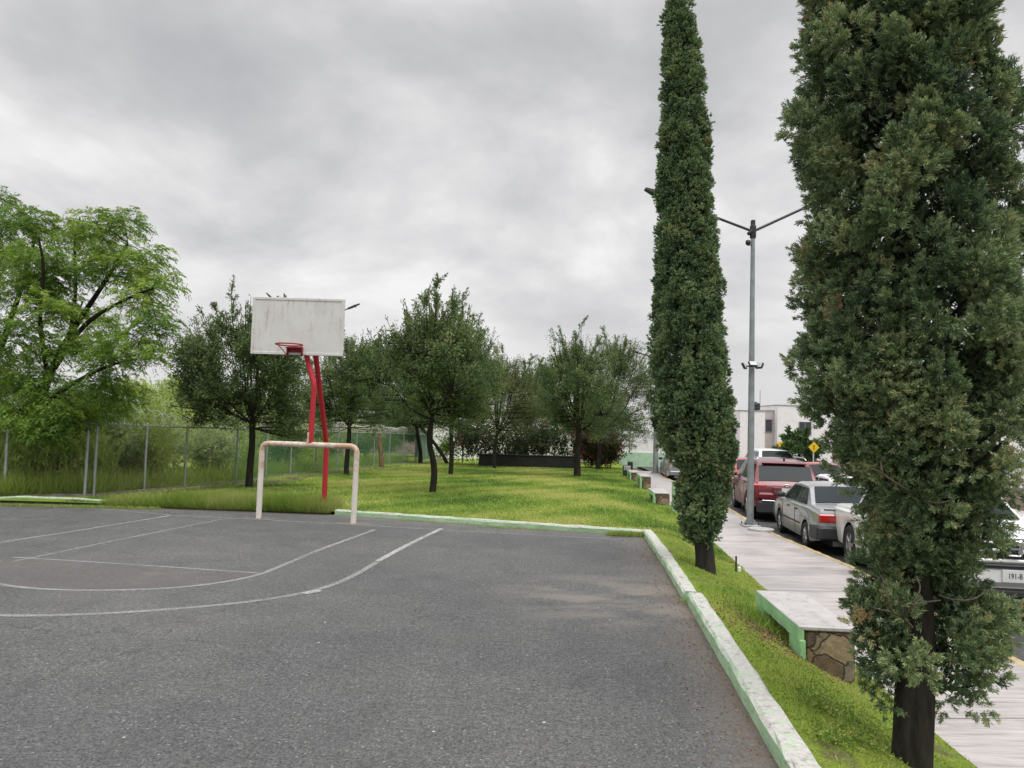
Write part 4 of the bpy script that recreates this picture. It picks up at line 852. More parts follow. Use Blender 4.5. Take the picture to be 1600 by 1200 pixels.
# broad leaved weeds by the near kerb
n = 1500; q = np.array([G(1300, 1170, .0)[:2], G(1280, 1110, .0)[:2], G(1345, 1185, -.1)[:2]])[rng.integers(0, 3, n)]; p = q+rng.normal(size=(n, 2))*[.07, .1]; kk = p[:, 0] > xk(p[:, 1])+.2; p = p[kk]; n = len(p)
V, Fq = leaf_quads(np.stack([p[:, 0], p[:, 1], lawnz(p[:, 0], p[:, 1])+.012+.02*rng.random(n)], -1), np.stack([rng.normal(size=n), rng.normal(size=n), rng.uniform(.1, .8, n)], -1), rng.uniform(.018, .035, n), rng.uniform(.01, .016, n), rng)
tag(mesh_np('weeds', V, Fq, MAT['stripblade'], None, np.clip(rng.normal(.4, .15, n), 0, 1)), kind='stuff')
# leaf litter along the court edge
n = 2600; yy = 3.2+10*rng.random(n); dd = np.abs(rng.normal(0, .3, n)); xx = xk(yy)-.01-dd
V, Fq = leaf_quads(np.stack([xx, yy, np.full(n, .008)], -1), np.stack([rng.normal(size=n), rng.normal(size=n), rng.normal(0, .15, n)], -1), rng.uniform(.01, .028, n), rng.uniform(.004, .01, n), rng)
tag(mesh_np('leaf_litter', V, Fq, MAT['litter'], None, rng.random(n)), kind='stuff')
n = 1500; p = rng.normal(size=(n, 2))*[.3, .5]+[2.5, 7.3]; V, Fq = leaf_quads(np.stack([p[:, 0], p[:, 1], lawnz(p[:, 0], p[:, 1])+.01], -1), np.stack([rng.normal(size=n), rng.normal(size=n), rng.normal(0, .2, n)], -1), .03, .012, rng)
tag(mesh_np('leaf_litter', V, Fq, MAT['litter'], None, rng.random(n)), kind='stuff')

# ------------------------------------------------------------------ fence
FH = 1.67
def fence(name, label, pts, posts_s, green_from=None, coil=True, tall=()):
    P = np.asarray(pts, float); base = P[0].copy(); root = thing(name, label, 'fence', base, 0, 'chain link fence runs'); P = P-base
    s = np.r_[0, np.cumsum(np.linalg.norm(np.diff(P[:, :2], axis=0), axis=1))]; Lh = s[-1]
    at = lambda q: np.stack([np.interp(q, s, P[:, i]) for i in range(3)], -1)
    for q in posts_s:
        p = at(q); MB().tube([p-[0, 0, .1], p+[0, 0, FH+.02]], .032, 8).lathe([(.034, p[2]+FH+.02), (.02, p[2]+FH+.045), (.001, p[2]+FH+.05)], 8, 'z', (p[0], p[1], 0)).build('post', MAT['galv'], root, True, 50)
    q = np.linspace(0, Lh, max(3, int(Lh/.6)))
    MB().tube(at(q)+[0, 0, FH-.02], .022, 7).build('top_rail', MAT['galv'], root, True, 60)
    rng = np.random.default_rng(8); foot = MB()
    fp = at(np.linspace(0, Lh, max(4, int(Lh/.5)))); foot.tube(fp+[0, 0, .0], .045, 4); foot.build('footing', MAT['dirtyconc'], root)
    # woven mesh
    def weave(q0, q1, r, mat, nm):
        tb = TB(); sp = .085; H = FH-.06
        for sg in (1, -1):
            a = np.arange(q0-H, q1+H, sp)
            for k in a:
                lo, hi = (k, k+H) if sg > 0 else (k+H, k)
                # clip to [q0,q1]
                def pt(t): return lo+(hi-lo)*t
                t0, t1 = 0.0, 1.0
                if hi != lo:
                    ta = (q0-lo)/(hi-lo); tb_ = (q1-lo)/(hi-lo); t0 = max(t0, min(ta, tb_)); t1 = min(t1, max(ta, tb_))
                if t1-t0 < .02: continue
                tt = np.linspace(t0, t1, 4); b = at(pt(tt)); tb.add(b+np.stack([np.zeros(4), np.zeros(4), .05+tt*(H-.04)], -1), r, 3)
        tb.build(nm, mat, root)
    if green_from is None: weave(0, Lh, .0009, MAT['wire'], 'wire_mesh')
    else: weave(0, green_from, .0009, MAT['wire'], 'wire_mesh'); weave(green_from, Lh, .003, MAT['greenwire'], 'green_wire_mesh')
    if coil:
        n = int(Lh/.02); q = np.linspace(0, Lh, n); pitch = np.interp(q, [0, 3, 8, Lh], [.5, .34, .22, .16]); ph = np.cumsum(2*np.pi*(q[1]-q[0])/pitch)
        m = np.clip(.8+.3*np.sin(q*1.3)+.15*np.sin(q*3.7), .55, 1.1); c = at(q)+[0, 0, FH+.17]; T = np.gradient(at(q), axis=0); T = norm(T); Sd = np.cross(T, [0, 0, 1.0])
        hp = c+T*(np.cos(ph)*.06)[:, None]+Sd*(np.sin(ph)*.19*m)[:, None]+np.array([0, 0, 1.0])*(np.cos(ph)*.21*m)[:, None]
        tb = TB(); tb.add(hp, .0075, 3); tb.add(at(q[::20])+[0, 0, FH+.17], .005, 3); tb.build('razor_coil', MAT['coil'], root)
    return root
FA = [G(-330, 776, 0), G(-150, 777, 0), G(6, 776, 0), G(144, 777, 0)]
for p in FA: p[2] = .03
sA = np.r_[0, np.cumsum([np.linalg.norm(FA[i+1]-FA[i]) for i in range(3)])]
fence('chain_link_fence', 'bare wire fence panels at the left with plain top rail and no coil', FA, list(sA[:3])+[sA[3]-.16], coil=False)
sB = np.r_[0, np.cumsum([np.linalg.norm((FB[i+1]-FB[i])[:2]) for i in range(len(FB)-1)])]
fence('chain_link_fence', 'long wire fence with razor coil running back from the corner, green toward the far end', FB, [0, .0+1.9]+list(np.arange(3.6, sB[-1]-.6, 2.35))+[sB[-1]], green_from=sB[2]-.6)
# far fence end: low rail fence by the white wall
p0 = L(678, 716); p1 = L(735, 716)
rt = thing('rail_fence', 'low thin rail fence before the white wall at the far lawn edge', 'fence', p0); dv = p1-p0
for t in (0, .5, 1): MB().tube([dv*t, dv*t+[0, 0, .8]], .03, 6).build('post', MAT['galv'], rt, True)
for h in (.4, .75): MB().tube([np.array([0, 0, h]), dv+[0, 0, h]], .02, 6).build('rail', MAT['dark'], rt, True)

# ------------------------------------------------------------------ goal and hoop
gl = G(404, 810); gr_ = G(552, 818); yg = (gl[1]+gr_[1])/2
tl = D(410, 691, gl[1]); trr = D(558, 699, gr_[1])
root = thing('small_goal', 'small white pipe goal with rust on its upper pipes, in front of the red pole', 'goal', gl)
a0 = np.zeros(3); b0 = gr_-gl; a1 = tl-gl; b1 = trr-gl; hgt = (a1[2]+b1[2])/2; a1[2] = hgt; b1[2] = hgt
def bend(p, q, r_, rad, n=7):
    d1 = (p-q)/np.linalg.norm(p-q); d2 = (r_-q)/np.linalg.norm(r_-q); A = q+d1*rad; B = q+d2*rad
    return [A*(1-t)**2+q*2*t*(1-t)+B*t**2 for t in np.linspace(0, 1, n)]
bl = bend(a0, a1, b1, .15); br = bend(a1, b1, b0, .15)
cut_a = a0+(a1-a0)*.85; 
lp = [a0-[0, 0, .05], a0, a0+(bl[0]-a0)*.3, a0+(bl[0]-a0)*.6, bl[0]]
MB().tube(lp, .052, 14).build('post', MAT['goal'], root, True, 60)
MB().tube([br[-1], b0+(br[-1]-b0)*.6, b0+(br[-1]-b0)*.3, b0, b0-[0, 0, .05]], .052, 14).build('post', MAT['goal'], root, True, 60)
mid = [bl[-1]+(br[0]-bl[-1])*t for t in np.linspace(0, 1, 9)[1:-1]]
MB().tube(bl+mid+br, .052, 14).build('crossbar', MAT['goal'], root, True, 60)
# hoop
pb = G(506, 801); pb[2] = 0; root = thing('basketball_hoop', 'white basketball backboard on bent red poles behind the goal', 'basketball hoop', pb)
yb_ = yg-.05
bc = D(467, 511, yb_)
cs_ = [D(u, v, yb_) for u, v in ((391.5, 552.5), (536.5, 557), (539, 467.5), (396.5, 464))]
bw = (np.linalg.norm(cs_[1]-cs_[0])+np.linalg.norm(cs_[2]-cs_[3]))/2; bh = (np.linalg.norm(cs_[3]-cs_[0])+np.linalg.norm(cs_[2]-cs_[1]))/2; bc = sum(cs_)/4-pb
pk = [D(u, v, y)-pb for u, v, y in ((510, 694, pb[1]), (493, 553, yb_+.2), (492, 515, yb_+.09))]
def elbow(p, r_=.12):
    p = [np.asarray(q, float) for q in p]; o = [p[0]]
    for i in range(1, len(p)-1): o += bend(p[i-1], p[i], p[i+1], r_, 5)
    return o+[p[-1]]
MB().tube(elbow([np.array([0, 0, -.1])]+pk), .052, 14).build('pole', MAT['red'], root, True, 60)
MB().lathe([(.085, 0), (.085, .012), (.066, .014), (.066, .05), (.053, .055)], 14).build('base_collar', MAT['rimred'], root, True, 40)
st = [D(u, v, yg)-pb for u, v in ((485, 692), (491, 602))]+[D(479, 556, yb_+.14)-pb, D(473, 530, yb_+.09)-pb]
MB().tube(elbow(st, .08), .05, 14).build('strut', MAT['red'], root, True, 60)
MB().box(st[0]+[-.035, -.045, .1], (.035, .02, .2), .004).build('weld_plate', MAT['goal'], root)
MB().box(bc, (bw, .035, bh), .006).build('backboard', MAT['board'], root)
for sx, sz, dx, dz in ((0, 1, bw-.1, .05), (0, -1, bw-.1, .05), (1, 0, .05, bh), (-1, 0, .05, bh)):
    MB().box((bc[0]+sx*(bw/2-.026), bc[1]-.021, bc[2]+sz*(bh/2-.026)), (dx, .014, dz), .004).build('frame', MAT['board'], root)
for z in (-.22, .22): MB().box((bc[0], bc[1]+.045, bc[2]+z), (bw*.9, .05, .06), .008).build('back_rail', MAT['rimred'], root)
rc = D(462, 548, yb_)-pb; rz = D(455, 541.5, yb_)[2]-pb[2]-.005
ring = [np.array([rc[0]+.24*math.cos(a), bc[1]-.42+.24*math.sin(a), rz]) for a in np.linspace(0, 2*np.pi, 33)]
hp = MB(); hp.tube(ring, .013, 8, cap=False); rimo = hp.build('rim', MAT['rimred'], root, True)
mb = MB(); mb.box((rc[0], bc[1]-.10, rz-.03), (.3, .16, .012), .003); mb.box((rc[0], bc[1]-.035, rz-.055), (.3, .012, .11), .003)
for sx in (-1, 1): mb.box((rc[0]+sx*.138, bc[1]-.06, rz-.1), (.028, .05, .16), .004)
mb.build('bracket', MAT['rimred'], root)
mb = MB(); mb.tube([np.array([rc[0]-.14, bc[1]-.05, rz-.17]), np.array([rc[0]-.2, bc[1]-.42, rz-.01])], .009, 6); mb.build('brace', MAT['rimred'], root); mb = MB(); mb.tube([np.array([rc[0]+.14, bc[1]-.05, rz-.17]), np.array([rc[0]+.18, bc[1]-.3, rz-.01])], .009, 6); mb.build('brace', MAT['rimred'], root)
# the far hoop
y = 44; p = D(722, 720, y); z0 = float(lawnz(p[0], y)); root = thing('far_basketball_hoop', 'second hoop far off between the trees, white board with red marks', 'basketball hoop', (p[0], y, z0))
bz = D(722, 672, y)[2]-z0
MB().tube([(0, .4, -.1), (0, .4, bz*.8), (0, .1, bz)], .045, 10).build('pole', MAT['polegrey'], root, True)
rm = Matrix.Rotation(R(-25), 3, 'Z')
MB().box((0, 0, bz), (.95, .04, 1.2), .01, rm).build('backboard', MAT['board'], root)
MB().box((-.02, -.045, bz+.05), (.6, .012, .5), .003, rm).build('target_square', MAT['red'], root)
MB().tube([np.array([-.25+.23*math.cos(a), -.35+.23*math.sin(a), bz-.25]) for a in np.linspace(0, 6.283, 20)], .015, 6, False).build('rim', MAT['red'], root, True)

# wooden stump post
p = L(597, 730); y = p[1]; t = D(592, 682, y)-p
o = thing('wooden_post', 'weathered brown wooden post standing beside the green fence', 'post', p)
trunk_mesh('post', [np.array([0, 0, -.1]), t*.5+[.03, 0, 0], t*.8, t], [.13, .11, .1, .09], MAT['wood'], o, 10, 3, .12)
MB().lathe([(.045, t[2]-.13), (.03, t[2]-.12)], 8).build('knot', MAT['black'], o)

# ------------------------------------------------------------------ lamps
def lamp_head(mb, a, b, w_):      # slim luminaire from a to b
    d = norm(b-a); s = norm(np.cross(d, [0, 0, 1.0])); upv = np.cross(s, d)
    v = []
    for t, ww, hh in ((0, .35, .5), (.15, .8, .9), (.6, 1, 1), (1, .55, .5)):
        c = a+(b-a)*t
        for sx, sz in ((-1, -1), (1, -1), (1, 1), (-1, 1)): v.append(c+s*sx*w_*ww*.5+upv*sz*.05*hh)
    f = [(3, 2, 1, 0), (12, 13, 14, 15)]
    for k in range(3):
        for i in range(4): j = (i+1) % 4; f.append((k*4+i, k*4+j, k*4+4+j, k*4+4+i))
    mb.add(v, f)
def lamp(label, base, top_z, arms, r0=.085, floods=(), cams=(), pad=True, arm_mat='dark', group='street lamps'):
    root = thing('street_lamp', label, 'street lamp', base, 0, group); H = top_z-base[2]
    MB().lathe([(r0, 0), (r0*.95, H*.3), (r0*.6, H-.35), (r0*.6, H)], 16).build('pole', MAT['polegrey'], root, True, 60)
    MB().lathe([(r0*.8, H-.34), (r0*.95, H-.3), (r0*.95, H-.02), (r0*.7, H+.0), (r0*.7, H+.12), (r0*.4, H+.14), (.001, H+.14)], 14).build('pole_cap', MAT['dark'], root, True, 40)
    if pad:
        MB().box((0, 0, .02), (.42, .42, .04), .01).build('base_plate', MAT['galv'], root)
        for sx in (-1, 1):
            for sy in (-1, 1): MB().lathe([(.018, .04), (.018, .09), (.001, .095)], 6, 'z', (sx*.16, sy*.16, 0)).build('bolt', MAT['dark'], root)
        for k in range(4):
            a = k*math.pi/2; MB().add([(r0*.9*math.cos(a), r0*.9*math.sin(a), .04), (.19*math.cos(a), .19*math.sin(a), .04), (r0*.9*math.cos(a), r0*.9*math.sin(a), .2), (r0*.9*math.cos(a)+.01*math.sin(a), r0*.9*math.sin(a)-.01*math.cos(a), .12)], [(0, 1, 2), (1, 0, 3), (0, 2, 3), (1, 3, 2)]).build('gusset', MAT['galv'], root)
    for e in arms:
        s = np.array([0, 0, H-.16]); e = np.asarray(e)-[base[0], base[1], base[2]]; q = s+(e-s)*.88
        a = MB(); a.tube([s, s+(e-s)*.5, q], .035, 8); ao = a.build('arm', MAT['dark'], root, True, 60)
        h = MB(); lamp_head(h, s+(e-s)*.84, e+norm(e-s)*.25+[0, 0, .04], .24); h.build('lamp_head', MAT['dark'], root)
        # lens under the head
        c = s+(e-s)*.98; l = MB(); l.box(c-[0, 0, .05], (.2, .16, .02), .004); l.build('lens', MAT['floodglass'], root)
    return root
lb = G(1172, 822, SWZ); yl = lb[1]; ltop = D(1176, 352, yl)[2]
root = lamp('tall grey lamp post with two raised arms on the pavement, floodlights halfway up', lb, ltop, [D(1022, 303, yl-.3), D(1300, 305, yl+.4)])
zf = D(1172, 573, yl)[2]-lb[2]
MB().tube([(-.2, -.14, zf), (.14, -.12, zf)], .02, 6).build('floodlight_bracket', MAT['black'], root, True)
for (dx, dy, dz, rx_, rz_) in ((-.24, -.16, -.0, 25, 60), (-.04, -.2, .05, 40, 10), (.16, -.12, .02, 30, -60)):
    rm = Matrix.Rotation(R(rz_), 3, 'Z') @ Matrix.Rotation(R(-rx_), 3, 'X')
    f = MB().box((dx, dy, zf+dz), (.2, .06, .16), .01, rm).build('floodlight', MAT['black'], root)
    o_ = rm @ Vector((0, -.034, 0)); MB().box((dx+o_[0], dy+o_[1], zf+dz+o_[2]), (.17, .012, .13), .003, rm).build('floodlight_lens', MAT['floodglass'], root)
zc = D(1170, 381, yl)[2]-lb[2]
mb = MB(); mb.tube([(-.03, 0, zc-.04), (-.12, -.05, zc-.04), (-.14, -.06, zc)], .015, 6); mb.lathe([(.001, zc+.09), (.06, zc+.07), (.07, zc), (.04, zc-.05), (.001, zc-.07)], 10, 'z', (-.14, -.06, 0)); mb.build('camera_dome', MAT['black'], root, True)
zb_ = D(1170, 366, yl)[2]-lb[2]; mb = MB(); mb.box((-.06, -.03, zb_+.05), (.2, .1, .09), .02, Matrix.Rotation(R(-35), 3, 'Y')); mb.build('camera_bracket', MAT['black'], root)
# pavement pads at its foot
p = G(1170, 825, SWZ); o = MB().lathe([(.36, 0), (.36, .05), (.33, .06), (.001, .06)], 24, 'z', (lb[0], lb[1], SWZ)); 
c = G(1187, 828, SWZ); o = MB().lathe([(.3, 0), (.3, .045), (.27, .055), (.001, .055)], 24, 'z', (c[0], c[1]-.1, SWZ)).build('manhole_cover', MAT['conc'], None, True, 40); tag(o, 'round concrete cover on the pavement at the foot of the tall lamp post', 'manhole cover')
l2 = G(1024, 740, SWZ); lamp('distant grey lamp post on the pavement, left of the slim cypress', l2, SWZ+6.3, [l2+np.array([-.9, 1.6, 6.6]), l2+np.array([.9, -1.6, 6.6])], r0=.14)
y = 44; l3 = D(462, 706, y); l3[2] = float(lawnz(l3[0], y)); lamp('far lamp post behind the backboard with its arm tips showing beside it', l3, D(472, 505, y)[2], [D(421, 463, y), D(556, 478, y)], pad=False)

# ------------------------------------------------------------------ benches
def bench(label, cl, hd, ln, wd, h, seed, legs=True):
    # local: X across (0 = lawn side edge), Y along
    root = thing('bench', label, 'bench', cl, hd, 'green painted concrete benches'); sl = .085
    MB().box((wd/2, ln/2, h-.02), (wd, ln, .04), .008).build('seat', MAT['bseat'], root)
    rng = np.random.default_rng(seed); n = 16; yy = np.linspace(0, ln, n); lo = h-.04-.085-rng.uniform(0, .012, n)
    v = [(-.004, y_, h-.003) for y_ in yy]+[(-.004, y_, z_) for y_, z_ in zip(yy, lo)]+[(.05, y_, h-.041) for y_ in yy]+[(.05, y_, z_) for y_, z_ in zip(yy, lo)]
    f = []
    for i in range(n-1): f += [(i, n+i, n+i+1, i+1), (n+i, 3*n+i, 3*n+i+1, n+i+1), (2*n+i, 2*n+i+1, 3*n+i+1, 3*n+i)]
    f += [(0, 2*n, 3*n, n), (n-1, 2*n-1, 4*n-1, 3*n-1)]
    MB().add(v, f).build('seat_edge', MAT['greenp'], root)
    for y_ in (.16, ln-.16):
        s = MB(); s.box((wd/2+.03, y_, (h-.04)/2-.12), (wd-.07, .3, h-.04+.24), .03); s.build('stone_support', MAT['stone'], root)
        MB().box((.032, y_-.02 if y_ < ln/2 else y_, (h-.125)/2-.1), (.062, .3 if y_ > ln/2 else .3, h-.125+.2), .01).build('painted_leg', MAT['greenp'], root)
c0 = G(1248, 978, .13); c1 = G(1181, 922, .13); ln = np.linalg.norm((c1-c0)[:2]); hd = math.atan2(-(c1-c0)[0], (c1-c0)[1]); gz = float(lawnz(c0[0], c0[1]))
bench('nearest green concrete bench with rough stone ends at the pavement edge', (c0[0], c0[1], gz), hd, ln, .52, .13-gz, 1)
for i, (u, v, ul, vl, hh, lb_) in enumerate([(1021, 787, 1017, 770, .42, 'small stone ended bench beside the slim cypress, second along the pavement'), (1000, 763, 997, 752, .45, 'third bench along the pavement with a tall square stone end'), (984, 750, 981, 741, .42, 'farthest stone ended bench near the grey litter bin')]):
    p = G(u, v, SWZ+.05); bench(lb_, (p[0], p[1], SWZ+.03), -.09, 1.7, (.5, .42, .46)[i], (.36, .5, .38)[i], 5+i)
# pale painted pillar
p = G(1056, 800, SWZ); o = thing('painted_post', 'pale green and white square post beside the slim cypress', 'post', p); z1 = D(1056, 754, p[1])[2]-p[2]
MB().box((0, 0, z1/2), (.22, .18, z1), .02).build('shaft', MAT['kerb'], o); MB().box((0, 0, z1+.02), (.25, .21, .04), .01).build('cap', MAT['conc'], o)
# litter bin
p = G(979, 744, SWZ+.05); p[2] = SWZ+.02; o = thing('litter_bin', 'small grey litter bin with pale flap on the grass by the far bench', 'litter bin', p)
MB().box((0, 0, .3), (.36, .3, .5), .03).build('body', MAT['dark'], o); MB().box((-.0, -.16, .42), (.33, .03, .2), .01).build('flap', MAT['galv'], o); MB().box((.18, .1, .5), (.22, .3, .46), .02).build('hood', MAT['black'], o)
# stake
p = L(1150, 893); o = thing('metal_stake', 'short dark metal stake with white foot at the grass edge of the pavement', 'stake', p); h = D(1150, 869, p[1])[2]-p[2]
MB().tube([(0, 0, -.05), (0, 0, h)], .016, 8).build('rod', MAT['dark'], o, True, 60); MB().box((.06, .02, .03), (.05, .05, .09), .01).build('foot', MAT['whitewall'], o)

# ------------------------------------------------------------------ buildings
def window(mb_parent, x, z, w_, h_, yf, bars=1):
    f = MB(); t = .06
    for c, d in (((x, yf-.02, z+h_/2+t/2), (w_+2*t, .08, t)), ((x, yf-.02, z-h_/2-t/2), (w_+2*t, .08, t)), ((x-w_/2-t/2, yf-.02, z), (t, .08, h_)), ((x+w_/2+t/2, yf-.02, z), (t, .08, h_))): f.box(c, d)
    for k in range(bars): f.box((x-w_/2+w_*(k+1)/(bars+1), yf-.012, z), (.05, .05, h_))
    fo = f.build('window', MAT['frame'], mb_parent); p = MB(); p.box((x, yf+.004, z), (w_, .03, h_)); p.build('pane', MAT['winglass'], fo)
yh = 75.0; XH = lambda u: D(u, 690, yh)[0]; ZH = lambda v, u=1200: D(u, v, yh)[2]; zg = -1.6
root = thing('house', 'white two storey house with a beige recessed strip and black roof tank', 'house', (XH(1190), yh, zg)); ox = XH(1190)
def hbox(nm, u0, u1, v, dy, dep, m):
    x0, x1 = XH(u0)-ox, XH(u1)-ox; h = ZH(v)-zg; MB().box(((x0+x1)/2, dy+dep/2, h/2-.2), (x1-x0, dep, h+.4)).build(nm, MAT[m], root)
    MB().box(((x0+x1)/2, dy+dep/2, h+.04), (x1-x0+.1, dep+.1, .1)).build('parapet_cap', MAT['greywall'], root); return (x0+x1)/2
hbox('wall', 1156, 1195, 643, 0, 9, 'whitewall'); hbox('recessed_wall', 1195.3, 1213.7, 641.5, .8, 8, 'beige'); hbox('wall', 1214, 1300, 633, -.1, 9, 'whitewall')
window(root, XH(1205)-ox, ZH(665)-zg, .6, 1.2, .78, 0); window(root, XH(1204)-ox, ZH(706)-zg, .6, .65, .78, 1); window(root, XH(1257)-ox, ZH(667.5)-zg, 1.15, 1.2, -.12, 1)
x0, x1 = XH(1191)-ox, XH(1240)-ox; MB().box(((x0+x1)/2, -2.2, (ZH(710)-zg)/2), (x1-x0, .2, ZH(710)-zg)).build('yard_wall', MAT['greywall'], root)
tz = ZH(641.5); o = thing('water_tank', 'black plastic water tank on the white house roof', 'water tank', (XH(1191.5), yh+2.5, tz+.09)); 
MB().lathe([(.52, 0), (.55, .1), (.55, .25), (.52, .3), (.55, .35), (.55, .6), (.48, .72), (.22, .8), (.22, .86), (.001, .88)], 18).build('body', MAT['tank'], o, True, 35); MB().tube([(.62, .2, -.1), (.62, .2, 2.1)], .025, 5).build('pipe', MAT['dark'], o)
o = thing('house', 'low beige house partly hidden left of the white house', 'house', (XH(1138), yh+3, zg)); h = ZH(655)-zg; w2 = XH(1155.5)-XH(1120)
MB().box((0, 4, h/2-.2), (w2*.9, 8, h+.4)).build('wall', MAT['beige'], o); MB().tube([(w2*.2, -.1, h), (w2*.28, -.1, h+.6), (w2*.38, -.1, h+.7), (w2*.43, -.1, h+.2)], .05, 5).build('roof_pipe', MAT['dark'], o); window(o, -.3, h*.6, .9, 1.0, -.02)
# houses hidden behind the broad cypress and along the far pavement
o = thing('house', 'white row house behind the broad cypress', 'house', (26, 40, RDZ)); MB().box((0, 4, 2.6), (9, 8, 5.6)).build('wall', MAT['whitewall'], o); MB().box((0, 4, 5.45), (9.2, 8.2, .12)).build('parapet_cap', MAT['greywall'], o); window(o, -2, 3.6, 1.4, 1.1, -.02); window(o, 2, 3.6, 1.4, 1.1, -.02); MB().box((-3, -.03, 1.2), (1, .06, 2.2)).build('door', MAT['dark'], o)
# far white wall with its green foot
yw = 53; xa, xb = D(676, 700, yw)[0], D(960, 700, yw)[0]; o = thing('wall_building', 'long low white building behind the far lawn trees', 'building', ((xa+xb)/2, yw, -.9)); h = 3.7
MB().box((0, 3, h/2), (xb-xa, 6, h)).build('wall', MAT['whitewall'], o); MB().box((0, 3, h+.05), (xb-xa+.2, 6.2, .12)).build('roof', MAT['greywall'], o)
for k in (-4, 1, 5): window(o, k, 2.0, 1.3, 1.0, -.02)
xa, xb = D(961, 700, yw)[0], D(1075, 700, yw)[0]; z0 = -1.0
o = thing('perimeter_wall', 'tall white wall with a green painted foot beyond the end of the pavement', 'wall', ((xa+xb)/2, yw, z0)); zt = D(1010, 652, yw)[2]-z0; zgn = D(1000, 707, yw)[2]-z0
MB().box((0, .15, zt/2), (xb-xa, .3, zt)).build('upper_wall', MAT['whitewall'], o); MB().box((-.0, -.06, zgn/2), (xb-xa-.2, .1, zgn)).build('painted_foot', MAT['greenwall'], o)
for k in (.2, .55, .85): MB().box(((k-.5)*(xb-xa), -.03, zt/2+.4), (.07, .05, zt-1)).build('joint', MAT['greywall'], o)
# low wall before the bougainvilleas, near-black to paint in the shade there
a = L(752, 722); b = L(896, 725); y = 40.5; xa, xb = D(748, 720, y)[0], D(905, 720, y)[0]; z0 = float(lawnz(xa, y))-.1; o = thing('low_wall', 'dark low retaining wall under the far trees at the lawn end', 'wall', ((xa+xb)/2, y, z0)); zt = D(800, 712, y)[2]-z0
MB().box((0, .15, zt/2), (xb-xa, .3, zt), .02).build('wall', MAT['darkwall'], o); MB().box((0, .15, zt+.03), (xb-xa+.06, .36, .06), .01).build('coping', MAT['darkwall'], o)

# signs
p = D(1221, 705, 45); o = thing('street_sign', 'yellow rectangular sign on a thin pole in front of the white house', 'sign', (p[0], 45, RDZ-.1)); zs = D(1221, 694.5, 45)[2]-RDZ+.1
MB().tube([(0, 0, 0), (0, 0, zs+.1)], .03, 8).build('pole', MAT['galv'], o, True); MB().box((0, -.05, zs), (.6, .02, .3), .004).build('panel', MAT['yellow'], o); MB().box((.1, -.064, zs), (.2, .006, .06)).build('mark', MAT['signback'], o); MB().box((.1, -.05, zs-.19), (.26, .018, .06)).build('lower_panel', MAT['yellow'], o)
p = D(1271, 700, 32); o = thing('warning_sign', 'yellow diamond warning sign half hidden by the broad cypress', 'sign', (p[0], 32, RDZ)); zs = D(1271, 699, 32)[2]-RDZ
MB().tube([(0, 0, 0), (0, 0, zs+.2)], .03, 8).build('pole', MAT['galv'], o, True); MB().box((0, -.05, zs), (.34, .02, .34), .004, Matrix.Rotation(R(45), 3, 'Y')).build('panel', MAT['yellow'], o)
mb = MB(); mb.box((0, -.064, zs-.01), (.03, .006, .18)); mb.box((0, -.064, zs+.07), (.07, .006, .04), 0, Matrix.Rotation(R(45), 3, 'Y')); mb.build('arrow', MAT['signback'], o)

